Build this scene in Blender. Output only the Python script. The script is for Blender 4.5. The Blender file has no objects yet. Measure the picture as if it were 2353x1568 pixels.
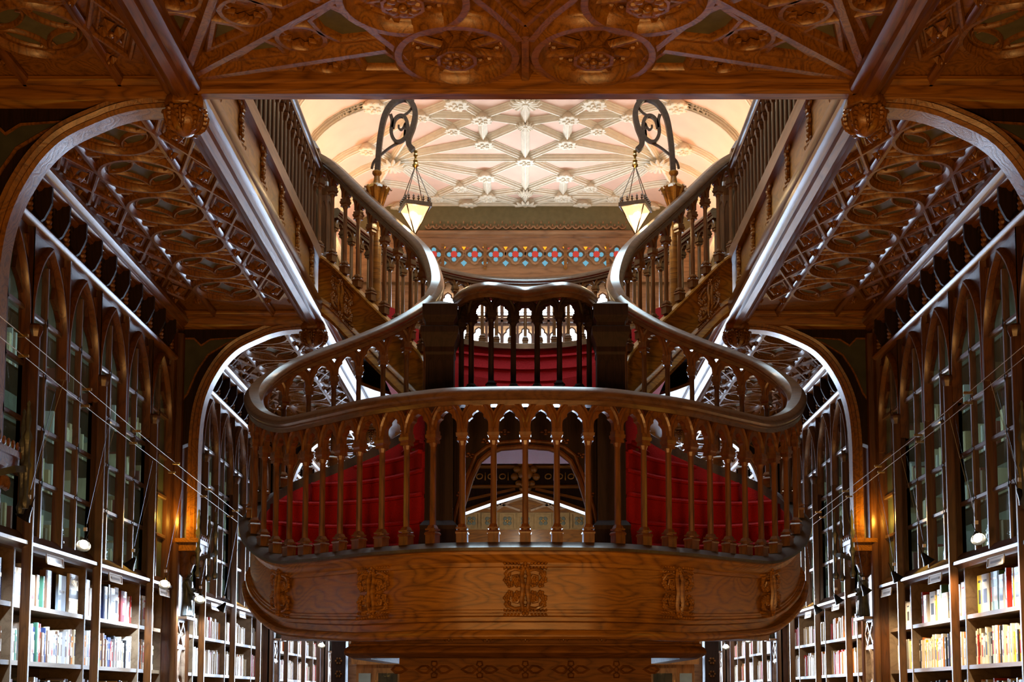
import bpy, math, random
from mathutils import Vector, Matrix
from mathutils.geometry import tessellate_polygon
PI = math.pi
random.seed(7)
scene = bpy.context.scene
COL = scene.collection

# ------------------------------------------------------------------ mesh helpers
ORG = {}
def org(p):
    return ORG.get(p.name, Vector((0, 0, 0))) if p else Vector((0, 0, 0))

class MB:
    def __init__(s): s.v = []; s.f = []; s.m = []; s.mi = 0
    def add(s, vs, fs):
        n = len(s.v); s.v += [tuple(v) for v in vs]
        for f in fs: s.f.append(tuple(i + n for i in f)); s.m.append(s.mi)
        return s
    def box(s, x0, x1, y0, y1, z0, z1):
        if x0 > x1: x0, x1 = x1, x0
        if y0 > y1: y0, y1 = y1, y0
        return s.add([(x0,y0,z0),(x1,y0,z0),(x1,y1,z0),(x0,y1,z0),(x0,y0,z1),(x1,y0,z1),(x1,y1,z1),(x0,y1,z1)],
                     [(0,3,2,1),(4,5,6,7),(0,1,5,4),(1,2,6,5),(2,3,7,6),(3,0,4,7)])
    def sweep(s, path, prof, up=(0,0,1), closed=False, mit=True, caps=True):
        """closed profile (a: side, b: up) carried along a 3D path"""
        P = [Vector(p) for p in path]; n = len(P); k = len(prof); up = Vector(up)
        vs = []
        for i in range(n):
            if closed: a, b, c = P[i-1], P[i], P[(i+1) % n]
            else: a, b, c = P[max(i-1,0)], P[i], P[min(i+1,n-1)]
            d1 = (b-a); d2 = (c-b)
            if d1.length < 1e-9: d1 = d2
            if d2.length < 1e-9: d2 = d1
            t = (d1.normalized() + d2.normalized())
            if t.length < 1e-6: t = d2
            t.normalize()
            side = t.cross(up)
            if side.length < 1e-6: side = Vector((1,0,0))
            side.normalize(); u2 = side.cross(t).normalized()
            k2 = 1.0
            if mit:
                cs = max(0.35, t.dot(d2.normalized())); k2 = 1/cs
            for (pa, pb) in prof: vs.append(b + side*pa*k2 + u2*pb)
        fs = []
        for i in range(n if closed else n-1):
            j = (i+1) % n
            for q in range(k):
                r = (q+1) % k
                fs.append((i*k+q, i*k+r, j*k+r, j*k+q))
        if not closed and caps:
            fs.append(tuple(range(k))[::-1]); fs.append(tuple((n-1)*k+q for q in range(k)))
        return s.add(vs, fs)
    def tube(s, path, r, n=6, closed=False, up=(0,0,1)):
        prof = [(r*math.cos(2*PI*i/n), r*math.sin(2*PI*i/n)) for i in range(n)]
        return s.sweep(path, prof, up, closed, False)
    def taper(s, path, rs, n=6, up=(0,0,1)):
        P = [Vector(p) for p in path]; vs = []; up = Vector(up)
        for i, p in enumerate(P):
            t = (P[min(i+1,len(P)-1)] - P[max(i-1,0)]).normalized()
            a = t.cross(up)
            if a.length < 1e-5: a = Vector((1,0,0))
            a.normalize(); b = a.cross(t)
            for q in range(n): vs.append(p + a*rs[i]*math.cos(2*PI*q/n) + b*rs[i]*math.sin(2*PI*q/n))
        fs = [(i*n+q, i*n+(q+1)%n, (i+1)*n+(q+1)%n, (i+1)*n+q) for i in range(len(P)-1) for q in range(n)]
        fs += [tuple(range(n))[::-1], tuple((len(P)-1)*n+q for q in range(n))]
        return s.add(vs, fs)
    def lathe(s, cx, cy, prof, n=12, rot=0., sx=1., sy=1.):
        """prof: (r, z)"""
        vs = []; k = len(prof)
        for r, z in prof:
            for q in range(n):
                a = 2*PI*q/n + rot; vs.append((cx + r*sx*math.cos(a), cy + r*sy*math.sin(a), z))
        fs = [(i*n+q, i*n+(q+1)%n, (i+1)*n+(q+1)%n, (i+1)*n+q) for i in range(k-1) for q in range(n)]
        fs += [tuple(range(n))[::-1], tuple((k-1)*n+q for q in range(n))]
        return s.add(vs, fs)
    def blob(s, c, r, n=8, m=5):
        """ellipsoid, r = (rx, ry, rz)"""
        if not isinstance(r, (tuple, list)): r = (r, r, r)
        vs = [(c[0], c[1], c[2]-r[2])]
        for i in range(1, m):
            a = -PI/2 + PI*i/m
            for q in range(n):
                b = 2*PI*q/n
                vs.append((c[0]+r[0]*math.cos(a)*math.cos(b), c[1]+r[1]*math.cos(a)*math.sin(b), c[2]+r[2]*math.sin(a)))
        vs.append((c[0], c[1], c[2]+r[2])); L = len(vs)-1
        fs = [(0, 1+(q+1)%n, 1+q) for q in range(n)]
        for i in range(m-2):
            for q in range(n):
                A = 1+i*n; fs.append((A+q, A+(q+1)%n, A+n+(q+1)%n, A+n+q))
        A = 1+(m-2)*n; fs += [(A+q, A+(q+1)%n, L) for q in range(n)]
        return s.add(vs, fs)
    def plate(s, outer, holes, w0, w1, mp):
        """flat plate with holes; outline in (u, v), thickness w0..w1, mapped to 3D by mp(u, v, w)"""
        loops = [outer] + holes
        flat = [p for l in loops for p in l]
        tr = tessellate_polygon([[Vector((p[0], p[1], 0)) for p in l] for l in loops])
        n = len(flat)
        vs = [mp(p[0], p[1], w0) for p in flat] + [mp(p[0], p[1], w1) for p in flat]
        fs = []
        for t in tr:
            a, b, c = t
            A, B, Cc = flat[a], flat[b], flat[c]
            if (B[0]-A[0])*(Cc[1]-A[1]) - (B[1]-A[1])*(Cc[0]-A[0]) < 0: a, c = c, a
            fs.append((a, b, c)); fs.append((c+n, b+n, a+n))
        i0 = 0
        for l in loops:
            L = len(l)
            for i in range(L):
                j = (i+1) % L; fs.append((i0+i, i0+j, i0+j+n, i0+i+n))
            i0 += L
        return s.add(vs, fs)
    def leafpad(s, pts, h, mp):
        """pillow-like leaf: outline fan raised at the spine"""
        cx = sum(p[0] for p in pts)/len(pts); cy = sum(p[1] for p in pts)/len(pts)
        vs = [mp(p[0], p[1], 0) for p in pts] + [mp(cx+(p[0]-cx)*.55, cy+(p[1]-cy)*.55, h) for p in pts] + [mp(cx, cy, h*1.15)]
        n = len(pts)
        fs = [(i, (i+1)%n, n+(i+1)%n, n+i) for i in range(n)] + [(n+i, n+(i+1)%n, 2*n) for i in range(n)]
        return s.add(vs, fs)
    def merge(s, o, f=None):
        s.add([f(*v) for v in o.v] if f else o.v, o.f); return s
    def flipx(s):
        s.v = [(-x, y, z) for x, y, z in s.v]; s.f = [tuple(reversed(f)) for f in s.f]; return s
    def mesh(s, name, mats, smooth=False, o=Vector((0,0,0))):
        me = bpy.data.meshes.new(name)
        me.from_pydata([(x-o.x, y-o.y, z-o.z) for x, y, z in s.v], [], s.f)
        for m in (mats if isinstance(mats, (list, tuple)) else [mats]): me.materials.append(m)
        if any(s.m): me.polygons.foreach_set('material_index', s.m)
        me.update(); 
        import bmesh
        bm = bmesh.new(); bm.from_mesh(me); bmesh.ops.recalc_face_normals(bm, faces=bm.faces); bm.to_mesh(me); bm.free()
        return me
    def build(s, name, mats, parent=None, smooth=False, **tags):
        o = org(parent)
        me = s.mesh(name, mats, smooth, o)
        if smooth:
            me.polygons.foreach_set('use_smooth', [True]*len(me.polygons))
            try: me.set_sharp_from_angle(angle=math.radians(38))
            except Exception: pass
        ob = bpy.data.objects.new(name, me); COL.objects.link(ob)
        if parent: ob.parent = parent; ORG[ob.name] = o
        else: ORG[ob.name] = Vector((0,0,0))
        for k, v in tags.items(): ob[k] = v
        return ob

def thing(name, loc, label=None, category=None, group=None, kind=None):
    o = bpy.data.objects.new(name, None); COL.objects.link(o); o.location = loc; ORG[o.name] = Vector(loc)
    o.empty_display_size = .1
    tag(o, label, category, group, kind); return o
def tag(o, label=None, category=None, group=None, kind=None):
    if label: o['label'] = label
    if category: o['category'] = category
    if group: o['group'] = group
    if kind: o['kind'] = kind
    return o
def lone(mb, name, mats, loc, label, category, group=None, smooth=False, kind=None):
    """a thing that is one mesh, origin at its base"""
    o = Vector(loc); me = mb.mesh(name, mats, False, o)
    if smooth:
        me.polygons.foreach_set('use_smooth', [True]*len(me.polygons))
        try: me.set_sharp_from_angle(angle=math.radians(38))
        except Exception: pass
    ob = bpy.data.objects.new(name, me); COL.objects.link(ob); ob.location = loc; ORG[ob.name] = o
    return tag(ob, label, category, group, kind)
def dup(o, parent, loc, rz=0., scl=None):
    """copy of a part made about the world origin, placed at world loc under parent"""
    c = o.copy(); COL.objects.link(c); c.parent = parent
    c.location = Vector(loc) - org(parent); c.rotation_euler = (0, 0, rz)
    if scl: c.scale = scl
    ORG[c.name] = Vector(loc); return c

def catmull(pts, n=8, closed=False):
    out = []; L = len(pts); P = [Vector(p) for p in pts]
    rng = range(L if closed else L-1)
    for i in rng:
        if closed: a, b, c, d = P[i-1], P[i], P[(i+1)%L], P[(i+2)%L]
        else: a, b, c, d = P[max(i-1,0)], P[i], P[i+1], P[min(i+2,L-1)]
        for k in range(n):
            t = k/n
            out.append(.5*((2*b) + (c-a)*t + (2*a-5*b+4*c-d)*t*t + (3*b-a-3*c+d)*t**3))
    if not closed: out.append(P[-1])
    return out

class Path:
    """smooth 3D line walked by plan length"""
    def __init__(s, pts, n=8):
        s.p = catmull(pts, n); s.c = [0.]
        for a, b in zip(s.p, s.p[1:]): s.c.append(s.c[-1] + math.hypot(b.x-a.x, b.y-a.y))
        s.L = s.c[-1]
    def at(s, d):
        import bisect
        d = min(max(d, 0), s.L); i = min(max(bisect.bisect_right(s.c, d)-1, 0), len(s.p)-2)
        w = s.c[i+1]-s.c[i]; t = (d-s.c[i])/w if w > 1e-9 else 0
        return s.p[i].lerp(s.p[i+1], t)
    def tan(s, d, e=.02):
        a, b = s.at(max(d-e,0)), s.at(min(d+e,s.L)); t = Vector((b.x-a.x, b.y-a.y, 0)); return t.normalized()
    def nrm(s, d):
        t = s.tan(d); return Vector((-t.y, t.x, 0))
    def pts(s, d0, d1, step=.06, off=0., dz=0.):
        k = max(2, int((d1-d0)/step)); r = []
        for i in range(k+1):
            d = d0+(d1-d0)*i/k; q = s.at(d) + s.nrm(d)*off; r.append((q.x, q.y, q.z+dz))
        return r
    def map(s, d0, base=0.):
        def f(u, v, w):
            q = s.at(d0+u) + s.nrm(d0+u)*w; return (q.x, q.y, q.z + base + v)
        return f

def arc(cx, cy, r, a0, a1, n, ry=None):
    ry = r if ry is None else ry
    return [(cx + r*math.cos(a0+(a1-a0)*i/n), cy + ry*math.sin(a0+(a1-a0)*i/n)) for i in range(n+1)]

def lancet(u0, u1, v0, vs, va, n=7, cusp=.0):
    """pointed-arch outline: up the left side, over the point, down the right (clockwise)"""
    w = (u1-u0)/2; h = va-vs; um = (u0+u1)/2
    k = (h*h - w*w)/(2*w) if h > w*1.01 else 0.02*w   # arc centre beyond the middle
    R = w + k; L = []
    amax = math.atan2(h, k) if k > 0 else PI/2
    for i in range(n+1):
        a = amax*i/n
        uu = um + k - R*math.cos(a); vv = vs + R*math.sin(a)
        if k <= .02*w: vv = vs + h*math.sin(PI/2*i/n); uu = um - w*math.cos(PI/2*i/n)
        c = cusp*w*math.exp(-((i/n-.48)/.11)**2)
        L.append((min(uu + c*math.cos(a), um), vv - c*.6*math.sin(a)))
    R_ = [(2*um-a, b) for a, b in L[::-1]][1:]
    return [(u0, v0)] + L + R_ + [(u1, v0)]

# ------------------------------------------------------------------ materials
def mat(name):
    m = bpy.data.materials.new(name); m.use_nodes = True; nt = m.node_tree; nt.nodes.clear()
    out = nt.nodes.new('ShaderNodeOutputMaterial'); b = nt.nodes.new('ShaderNodeBsdfPrincipled')
    nt.links.new(b.outputs[0], out.inputs[0]); return m, nt, b
def N(nt, t, **k):
    n = nt.nodes.new(t)
    for a, v in k.items(): setattr(n, a, v)
    return n
def wood(name, dark, light, stretch=(1,1,6), scale=3., rings=9., rough=.38, bump=.25, coat=.25, spec=.5, dirt=None):
    m, nt, b = mat(name)
    tc = N(nt, 'ShaderNodeTexCoord'); mp = N(nt, 'ShaderNodeMapping'); mp.inputs['Scale'].default_value = stretch
    nt.links.new(tc.outputs['Object'], mp.inputs[0])
    n1 = N(nt, 'ShaderNodeTexNoise'); n1.inputs['Scale'].default_value = scale; n1.inputs['Detail'].default_value = 2; n1.inputs['Distortion'].default_value = .3
    nt.links.new(mp.outputs[0], n1.inputs['Vector'])
    mu = N(nt, 'ShaderNodeMath', operation='MULTIPLY'); mu.inputs[1].default_value = rings*2*PI
    nt.links.new(n1.outputs['Fac'], mu.inputs[0])
    s0 = N(nt, 'ShaderNodeMath', operation='SINE'); nt.links.new(mu.outputs[0], s0.inputs[0])
    s1 = N(nt, 'ShaderNodeMath', operation='MULTIPLY_ADD'); s1.inputs[1].default_value = .5; s1.inputs[2].default_value = .5; nt.links.new(s0.outputs[0], s1.inputs[0])
    sn = N(nt, 'ShaderNodeMath', operation='POWER'); sn.inputs[1].default_value = .38; nt.links.new(s1.outputs[0], sn.inputs[0])
    n2 = N(nt, 'ShaderNodeTexNoise'); n2.inputs['Scale'].default_value = scale*9; n2.inputs['Detail'].default_value = 4; n2.inputs['Roughness'].default_value = .7
    m2 = N(nt, 'ShaderNodeMapping'); m2.inputs['Scale'].default_value = [q if q < 1 else q*2.5 for q in stretch]; nt.links.new(tc.outputs['Object'], m2.inputs[0])
    nt.links.new(m2.outputs[0], n2.inputs['Vector'])
    ad = N(nt, 'ShaderNodeMath', operation='MULTIPLY_ADD'); ad.inputs[1].default_value = .36; nt.links.new(sn.outputs[0], ad.inputs[0]); nt.links.new(n2.outputs['Fac'], ad.inputs[2])
    cr = N(nt, 'ShaderNodeValToRGB'); cr.color_ramp.elements[0].position = .38; cr.color_ramp.elements[1].position = .95
    cr.color_ramp.elements[0].color = (*dark, 1); cr.color_ramp.elements[1].color = (*light, 1)
    nt.links.new(ad.outputs[0], cr.inputs[0])
    col = cr.outputs[0]
    n3 = N(nt, 'ShaderNodeTexNoise'); n3.inputs['Scale'].default_value = 1.7; n3.inputs['Detail'].default_value = 3
    nt.links.new(tc.outputs['Object'], n3.inputs['Vector'])
    mx = N(nt, 'ShaderNodeMix', data_type='RGBA', blend_type='MULTIPLY'); mx.inputs[0].default_value = .35
    r3 = N(nt, 'ShaderNodeValToRGB'); r3.color_ramp.elements[0].position = .35; r3.color_ramp.elements[0].color = (.55,.5,.48,1); r3.color_ramp.elements[1].position = .65
    nt.links.new(n3.outputs['Fac'], r3.inputs[0]); nt.links.new(col, mx.inputs[6]); nt.links.new(r3.outputs[0], mx.inputs[7])
    nt.links.new(mx.outputs[2], b.inputs['Base Color'])
    b.inputs['Roughness'].default_value = rough; b.inputs['Coat Weight'].default_value = coat; b.inputs['Coat Roughness'].default_value = .22
    b.inputs['Specular IOR Level'].default_value = spec
    bp = N(nt, 'ShaderNodeBump'); bp.inputs['Strength'].default_value = bump; bp.inputs['Distance'].default_value = .004
    nt.links.new(ad.outputs[0], bp.inputs['Height']); nt.links.new(bp.outputs[0], b.inputs['Normal'])
    return m
def plain(name, col, rough=.6, metal=0., noise=0., nscale=8., bump=0., spec=.5, coat=0.):
    m, nt, b = mat(name)
    b.inputs['Roughness'].default_value = rough; b.inputs['Metallic'].default_value = metal; b.inputs['Specular IOR Level'].default_value = spec
    b.inputs['Coat Weight'].default_value = coat
    tc = N(nt, 'ShaderNodeTexCoord'); n1 = N(nt, 'ShaderNodeTexNoise'); n1.inputs['Scale'].default_value = nscale; n1.inputs['Detail'].default_value = 3
    nt.links.new(tc.outputs['Object'], n1.inputs['Vector'])
    cr = N(nt, 'ShaderNodeValToRGB'); k = noise
    cr.color_ramp.elements[0].position = .3; cr.color_ramp.elements[1].position = .7
    cr.color_ramp.elements[0].color = (*[c*(1-k) for c in col], 1); cr.color_ramp.elements[1].color = (*[min(1, c*(1+k)) for c in col], 1)
    nt.links.new(n1.outputs['Fac'], cr.inputs[0]); nt.links.new(cr.outputs[0], b.inputs['Base Color'])
    if bump:
        bp = N(nt, 'ShaderNodeBump'); bp.inputs['Strength'].default_value = bump; bp.inputs['Distance'].default_value = .01
        nt.links.new(n1.outputs['Fac'], bp.inputs['Height']); nt.links.new(bp.outputs[0], b.inputs['Normal'])
    return m
def glow(name, col, strength, mottled=0.):
    m = bpy.data.materials.new(name); m.use_nodes = True; nt = m.node_tree; nt.nodes.clear()
    out = N(nt, 'ShaderNodeOutputMaterial'); e = N(nt, 'ShaderNodeEmission'); e.inputs[0].default_value = (*col, 1); e.inputs[1].default_value = strength
    nt.links.new(e.outputs[0], out.inputs[0]); return m

W_MAIN = wood('oak_carved', (.075,.026,.0035), (.26,.103,.010), (1,1,1), 3.5, 16., .34, .3, .12)
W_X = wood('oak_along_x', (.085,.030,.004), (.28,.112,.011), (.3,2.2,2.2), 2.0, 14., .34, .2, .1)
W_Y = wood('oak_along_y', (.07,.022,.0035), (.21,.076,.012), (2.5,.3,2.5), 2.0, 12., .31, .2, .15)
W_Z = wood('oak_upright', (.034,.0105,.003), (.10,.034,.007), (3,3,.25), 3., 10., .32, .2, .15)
W_PANEL = wood('oak_flame_panel', (.11,.042,.005), (.36,.155,.015), (.6,.9,2.2), 1.35, 22., .36, .1, .12)
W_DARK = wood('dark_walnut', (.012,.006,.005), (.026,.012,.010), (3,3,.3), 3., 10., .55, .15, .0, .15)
W_STAIR = wood('stair_walnut', (.055,.018,.004), (.155,.056,.009), (2.2,2.2,.6), 2.5, 12., .32, .2, .15)
W_RAIL = wood('handrail_walnut', (.060,.028,.013), (.135,.066,.030), (1.2,1.2,3), 1.6, 14., .30, .1, .7)
W_SHELF = wood('shelf_board', (.16,.105,.062), (.27,.19,.115), (2,.3,2), 3., 5., .5, .1, .1)
W_BACK = wood('oak_pale_back', (.17,.080,.030), (.36,.19,.085), (.35,2.2,2.2), 2.2, 5., .4, .1, .1)
W_CAB = wood('cabinet_oak', (.16,.062,.016), (.42,.18,.05), (2,2,.4), 2.2, 6., .4, .1, .2)
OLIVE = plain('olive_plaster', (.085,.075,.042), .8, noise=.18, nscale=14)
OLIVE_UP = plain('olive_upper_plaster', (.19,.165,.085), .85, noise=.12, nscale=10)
OLIVE_DK = plain('dark_olive_panel', (.040,.042,.028), .7, noise=.25, nscale=9)
PINK = plain('pink_vault_plaster', (.74,.50,.40), .85, noise=.05, nscale=3)
CREAM = plain('cream_rib_plaster', (.72,.66,.54), .7, noise=.08, nscale=9)
CARPET = plain('red_carpet', (.30,.004,.007), .85, noise=.25, nscale=160, bump=.35, spec=.3)
IRON = plain('wrought_iron', (.085,.055,.038), .42, .5, noise=.2, nscale=40, bump=.15)
BLACKM = plain('black_metal', (.012,.012,.013), .35, .6)
STEEL = plain('steel_cable', (.30,.24,.18), .5, .6)
BRASS = plain('brass', (.55,.36,.12), .3, 1.)
W_BAR = wood('polished_glazing_bar', (.055,.030,.022), (.13,.075,.055), (2,2,.5), 3., 8., .34, .1, .9)
W_LEDGE = wood('dark_ledge', (.030,.024,.022), (.075,.060,.052), (2,2,1), 2., 4., .32, .12, .3)
FLOOR = wood('floor_boards', (.09,.035,.012), (.22,.09,.03), (2,.3,1), 3., 6., .35, .1, .3)
WHITE = plain('white_card', (.78,.78,.76), .6)
GREYW = plain('grey_lettering', (.28,.28,.30), .7)
STATUE = plain('dark_bronze_statue', (.075,.085,.085), .33, .35, noise=.3, nscale=20, bump=.4, coat=.3)
CARVEW = wood('pale_carved_panel', (.20,.13,.085), (.42,.31,.22), (1,1,1), 6., 4., .4, .2, .3)
GILT = plain('old_gilt', (.42,.24,.06), .4, .5, noise=.3, nscale=30)
DARKW = plain('cabinet_inside', (.30,.36,.33), .9, noise=.3, nscale=3)
PINKW = plain('painted_frieze', (.27,.18,.075), .7, noise=.2, nscale=12)

def glass_mat(name, tint, trans, rough=.06, wav=.25, wscale=9., painted_sheen=.02):
    m = bpy.data.materials.new(name); m.use_nodes = True; nt = m.node_tree; nt.nodes.clear()
    out = N(nt, 'ShaderNodeOutputMaterial'); tr = N(nt, 'ShaderNodeBsdfTransparent'); tr.inputs[0].default_value = (*tint, 1)
    gl = N(nt, 'ShaderNodeBsdfGlossy'); gl.inputs['Roughness'].default_value = rough; gl.inputs[0].default_value = (.85,.95,.95,1)
    mx = N(nt, 'ShaderNodeMixShader'); lw = N(nt, 'ShaderNodeLayerWeight'); lw.inputs[0].default_value = .5; fr = N(nt, 'ShaderNodeMath', operation='POWER'); fr.inputs[1].default_value = 5.
    tc = N(nt, 'ShaderNodeTexCoord'); mp = N(nt, 'ShaderNodeMapping'); mp.inputs['Scale'].default_value = (1, 1, .35)
    nz = N(nt, 'ShaderNodeTexNoise'); nz.inputs['Scale'].default_value = wscale; nz.inputs['Detail'].default_value = 4; nz.inputs['Distortion'].default_value = 1.2
    nt.links.new(tc.outputs['Object'], mp.inputs[0]); nt.links.new(mp.outputs[0], nz.inputs[0])
    bp = N(nt, 'ShaderNodeBump'); bp.inputs['Strength'].default_value = wav; bp.inputs['Distance'].default_value = .02
    nt.links.new(nz.outputs['Fac'], bp.inputs['Height']); nt.links.new(bp.outputs[0], gl.inputs['Normal']); nt.links.new(lw.outputs['Facing'], fr.inputs[0])
    ad = N(nt, 'ShaderNodeMath', operation='ADD'); ad.inputs[1].default_value = 1-trans; ad.use_clamp = True
    nt.links.new(fr.outputs[0], ad.inputs[0]); nt.links.new(ad.outputs[0], mx.inputs[0])
    df = N(nt, 'ShaderNodeBsdfDiffuse'); df.inputs[0].default_value = (.34,.46,.47,1); m2 = N(nt, 'ShaderNodeMixShader')  # pale teal mixed into the panes to stand for their reflections
    n3 = N(nt, 'ShaderNodeMath', operation='MULTIPLY'); n3.inputs[1].default_value = painted_sheen*2; nt.links.new(nz.outputs['Fac'], n3.inputs[0]); nt.links.new(n3.outputs[0], m2.inputs[0])
    nt.links.new(tr.outputs[0], m2.inputs[1]); nt.links.new(df.outputs[0], m2.inputs[2])
    nt.links.new(m2.outputs[0], mx.inputs[1]); nt.links.new(gl.outputs[0], mx.inputs[2]); nt.links.new(mx.outputs[0], out.inputs[0]); return m
GLASS = glass_mat('old_wavy_glass', (.62,.70,.66), .93, .06, .7, 6., .16)
GLASS_C = glass_mat('cabinet_glass', (.7,.75,.72), .9, .03, .05)
DAY = glow('daylight_pane', (.80,.90,1.), 16.)
DAY2 = glow('daylight_door_pane', (.60,.76,1.), 30.)
SKYL = glow('skylight_pane', (.66,.88,1.), 15.)
RED_G = glow('red_glass', (.70,.07,.05), .85)
BLUE_G = glow('pale_blue_glass', (.20,.52,.68), .85)
AMBER_G = glow('amber_glass', (1.,.38,.02), 1.5)
VIOLET_G = glow('violet_glass', (.16,.10,.75), .8)
LANT = glass_mat('lantern_glass', (1.,.86,.62), .8, .3, .1, 20.)
BULB = glow('bulb', (1.,.80,.45), 60.)
SPOT_ON = glow('lit_spot_lens', (1.,.86,.62), 45.)
_nt = LANT.node_tree; _o = [n for n in _nt.nodes if n.type == 'OUTPUT_MATERIAL'][0]; _m = [n for n in _nt.nodes if n.type == 'MIX_SHADER'][0]
_e = N(_nt, 'ShaderNodeEmission'); _e.inputs[0].default_value = (1,.62,.27,1); _e.inputs[1].default_value = 1.6
_a = N(_nt, 'ShaderNodeAddShader'); _nt.links.new(_m.outputs[0], _a.inputs[0]); _nt.links.new(_e.outputs[0], _a.inputs[1]); _nt.links.new(_a.outputs[0], _o.inputs[0])
# ------------------------------------------------------------------ measurements
BAY = 4.8; PIER0 = 7.60            # a pier and cross arch every 4.8 m
YB = [PIER0 + BAY*k for k in range(-1, 4)]   # 2.8 7.6 12.4 17.2 22.0
YEND = 24.0; XW = 3.45; XC = 3.34; ZC = 5.27
SIDES = (('left', 1), ('right', -1))
def side(mb, S):
    return mb if S == 1 else mb.flipx()
def sl(x, y, z, S): return (x*S, y, z)
ORD = ['nearest', 'second', 'third', 'fourth', 'fifth', 'sixth', 'seventh', 'eighth', 'ninth', 'tenth', 'eleventh', 'twelfth', 'thirteenth', 'fourteenth',
       'fifteenth', 'sixteenth', 'seventeenth', 'eighteenth', 'nineteenth', 'twentieth']
def ordn(i):
    if i < 20: return (['first'] + ORD[1:])[i]
    t = ['twenty', 'thirty', 'forty', 'fifty', 'sixty', 'seventy', 'eighty', 'ninety'][(i+1)//10-2]; r = (i+1) % 10
    tt = {'twenty':'twentieth','thirty':'thirtieth','forty':'fortieth','fifty':'fiftieth','sixty':'sixtieth','seventy':'seventieth','eighty':'eightieth','ninety':'ninetieth'}[t]
    return tt if r == 0 else t + '-' + (['first'] + ORD[1:])[r-1]

# ------------------------------------------------------------------ shell
MB().box(-4.2, 4.2, -3, 25, -.12, 0).build('floor', FLOOR, kind='structure')
MB().box(-4.2, -3.86, -3, 25, 0, 8.2).build('wall_left', OLIVE_UP, kind='structure')
MB().box(3.86, 4.2, -3, 25, 0, 8.2).build('wall_right', OLIVE_UP, kind='structure')
MB().box(-4.2, 4.2, -3.2, -3, -.12, 11.2).build('wall_front', OLIVE_UP, kind='structure')
# upper side walls stand flush with the shelves below
MB().box(-3.86, -3.5, -3, 25, 5.72, 9.9).build('wall_upper_left', OLIVE_UP, kind='structure')
MB().box(3.5, 3.86, -3, 25, 5.72, 9.9).build('wall_upper_right', OLIVE_UP, kind='structure')

# ------------------------------------------------------------------ roundels, rosettes, lattice (made once, copied)
def P0(f, z0, up=-1):
    return lambda u, v, w: (u, v, z0 + up*w)
def roundel_mb(R=.285):
    mb = MB()
    prof = [(-.030,0),(-.030,.016),(-.018,.030),(-.010,.048),(.010,.048),(.018,.030),(.030,.016),(.030,0)]
    def ring(r, n=36, pr=prof, sc=1.):
        mb.sweep([(r*math.cos(2*PI*i/n), r*math.sin(2*PI*i/n), 0) for i in range(n)], [(a*sc, -b*sc) for a, b in pr], closed=True)
    ring(R, sc=1.15); ring(R-.062, sc=.42)
    r2 = R-.06
    for q in range(4):                       # concave four-pointed star of four arcs
        a0 = q*PI/2; cx, cy = r2*1.02*math.sqrt(2)*math.cos(a0+PI/4), r2*1.02*math.sqrt(2)*math.sin(a0+PI/4)
        pts = [(cx + r2*math.cos(a0+PI+ (PI/2)*i/10), cy + r2*math.sin(a0+PI+(PI/2)*i/10), 0) for i in range(11)]
        mb.sweep(pts, [(a*.5, -b*.62) for a, b in prof])
        m = pts[5]; d = Vector((m[0], m[1], 0)).normalized()
        for dd in (-.35, .35):               # cusps
            p = pts[5 + (3 if dd > 0 else -3)]
            mb.taper([(p[0], p[1], -.005), (p[0]+d.x*.045, p[1]+d.y*.045, -.02)], [.014, .004], 5)
        pts = [(d.x*(r2*.80) + .085*math.cos(2*PI*i/14), d.y*(r2*.80) + .085*math.sin(2*PI*i/14), 0) for i in range(14)]
    for q in range(4):                       # leaf-shaped lobes
        a = q*PI/2 + PI/4
        for sgn in ():
            mb.sweep([(r2*(.42+.55*t)*math.cos(a+sgn*.55*math.sin(PI*t)), r2*(.42+.55*t)*math.sin(a+sgn*.55*math.sin(PI*t)), 0) for t in [i/7 for i in range(8)]], [(x*.45, -y*.5) for x, y in prof])
    return mb
def rosette_mb(r=.105):
    mb = MB()
    for q in range(4):
        a = q*PI/2; c, s_ = math.cos(a), math.sin(a); L = r*(1.25 if q % 2 else .8)
        def R(x, y, z): return (x*c - y*s_, x*s_ + y*c, z)
        w = r*.36
        mb.add([R(.01,0,0), R(L*.5,w,0), R(L,0,-.004), R(L*.5,-w,0), R(L*.5,0,-.045), R(.01,0,-.025)],
               [(0,5,4,1),(1,4,2),(2,4,3),(3,4,5,0),(0,1,2,3)])
    mb.blob((0,0,-.03), (.018,.018,.018), 8, 5)
    return mb
def lattice_cell_mb(w, p):
    """one diamond with its small inner frame, centred"""
    mb = MB(); pr = [(-.017,0),(-.017,-.022),(-.007,-.038),(.007,-.038),(.017,-.022),(.017,0)]
    for sx_, sy_ in ((1,1),(1,-1),(-1,1),(-1,-1)):
        mb.sweep([(sx_*w/2, 0, 0), (0, sy_*p/2, 0)], pr)
    pi_ = [(a*.65, b*.55) for a, b in pr]; f = .62
    ins = [(w/2*f,0),(0,p/2*f),(-w/2*f,0),(0,-p/2*f)]
    mb.sweep([(x,y,0) for x, y in ins], pi_, closed=True)
    for x, y in ins:
        mb.taper([(x, y, -.004), (x*.62, y*.62, -.012)], [.012, .004], 5)
    return mb
PITCH = .66
ROUND = roundel_mb().build('roundel', W_MAIN, None, True)
ROSE = rosette_mb().build('rosette', W_MAIN, None, False)
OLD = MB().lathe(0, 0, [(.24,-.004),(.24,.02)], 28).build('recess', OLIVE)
CELLI = lattice_cell_mb(.27, PITCH).build('lattice', W_MAIN, None, False)
CELLO = lattice_cell_mb(.30, PITCH).build('lattice', W_MAIN, None, False)
PROTO = [OLD, ROUND, ROSE, CELLI, CELLO]

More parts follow.
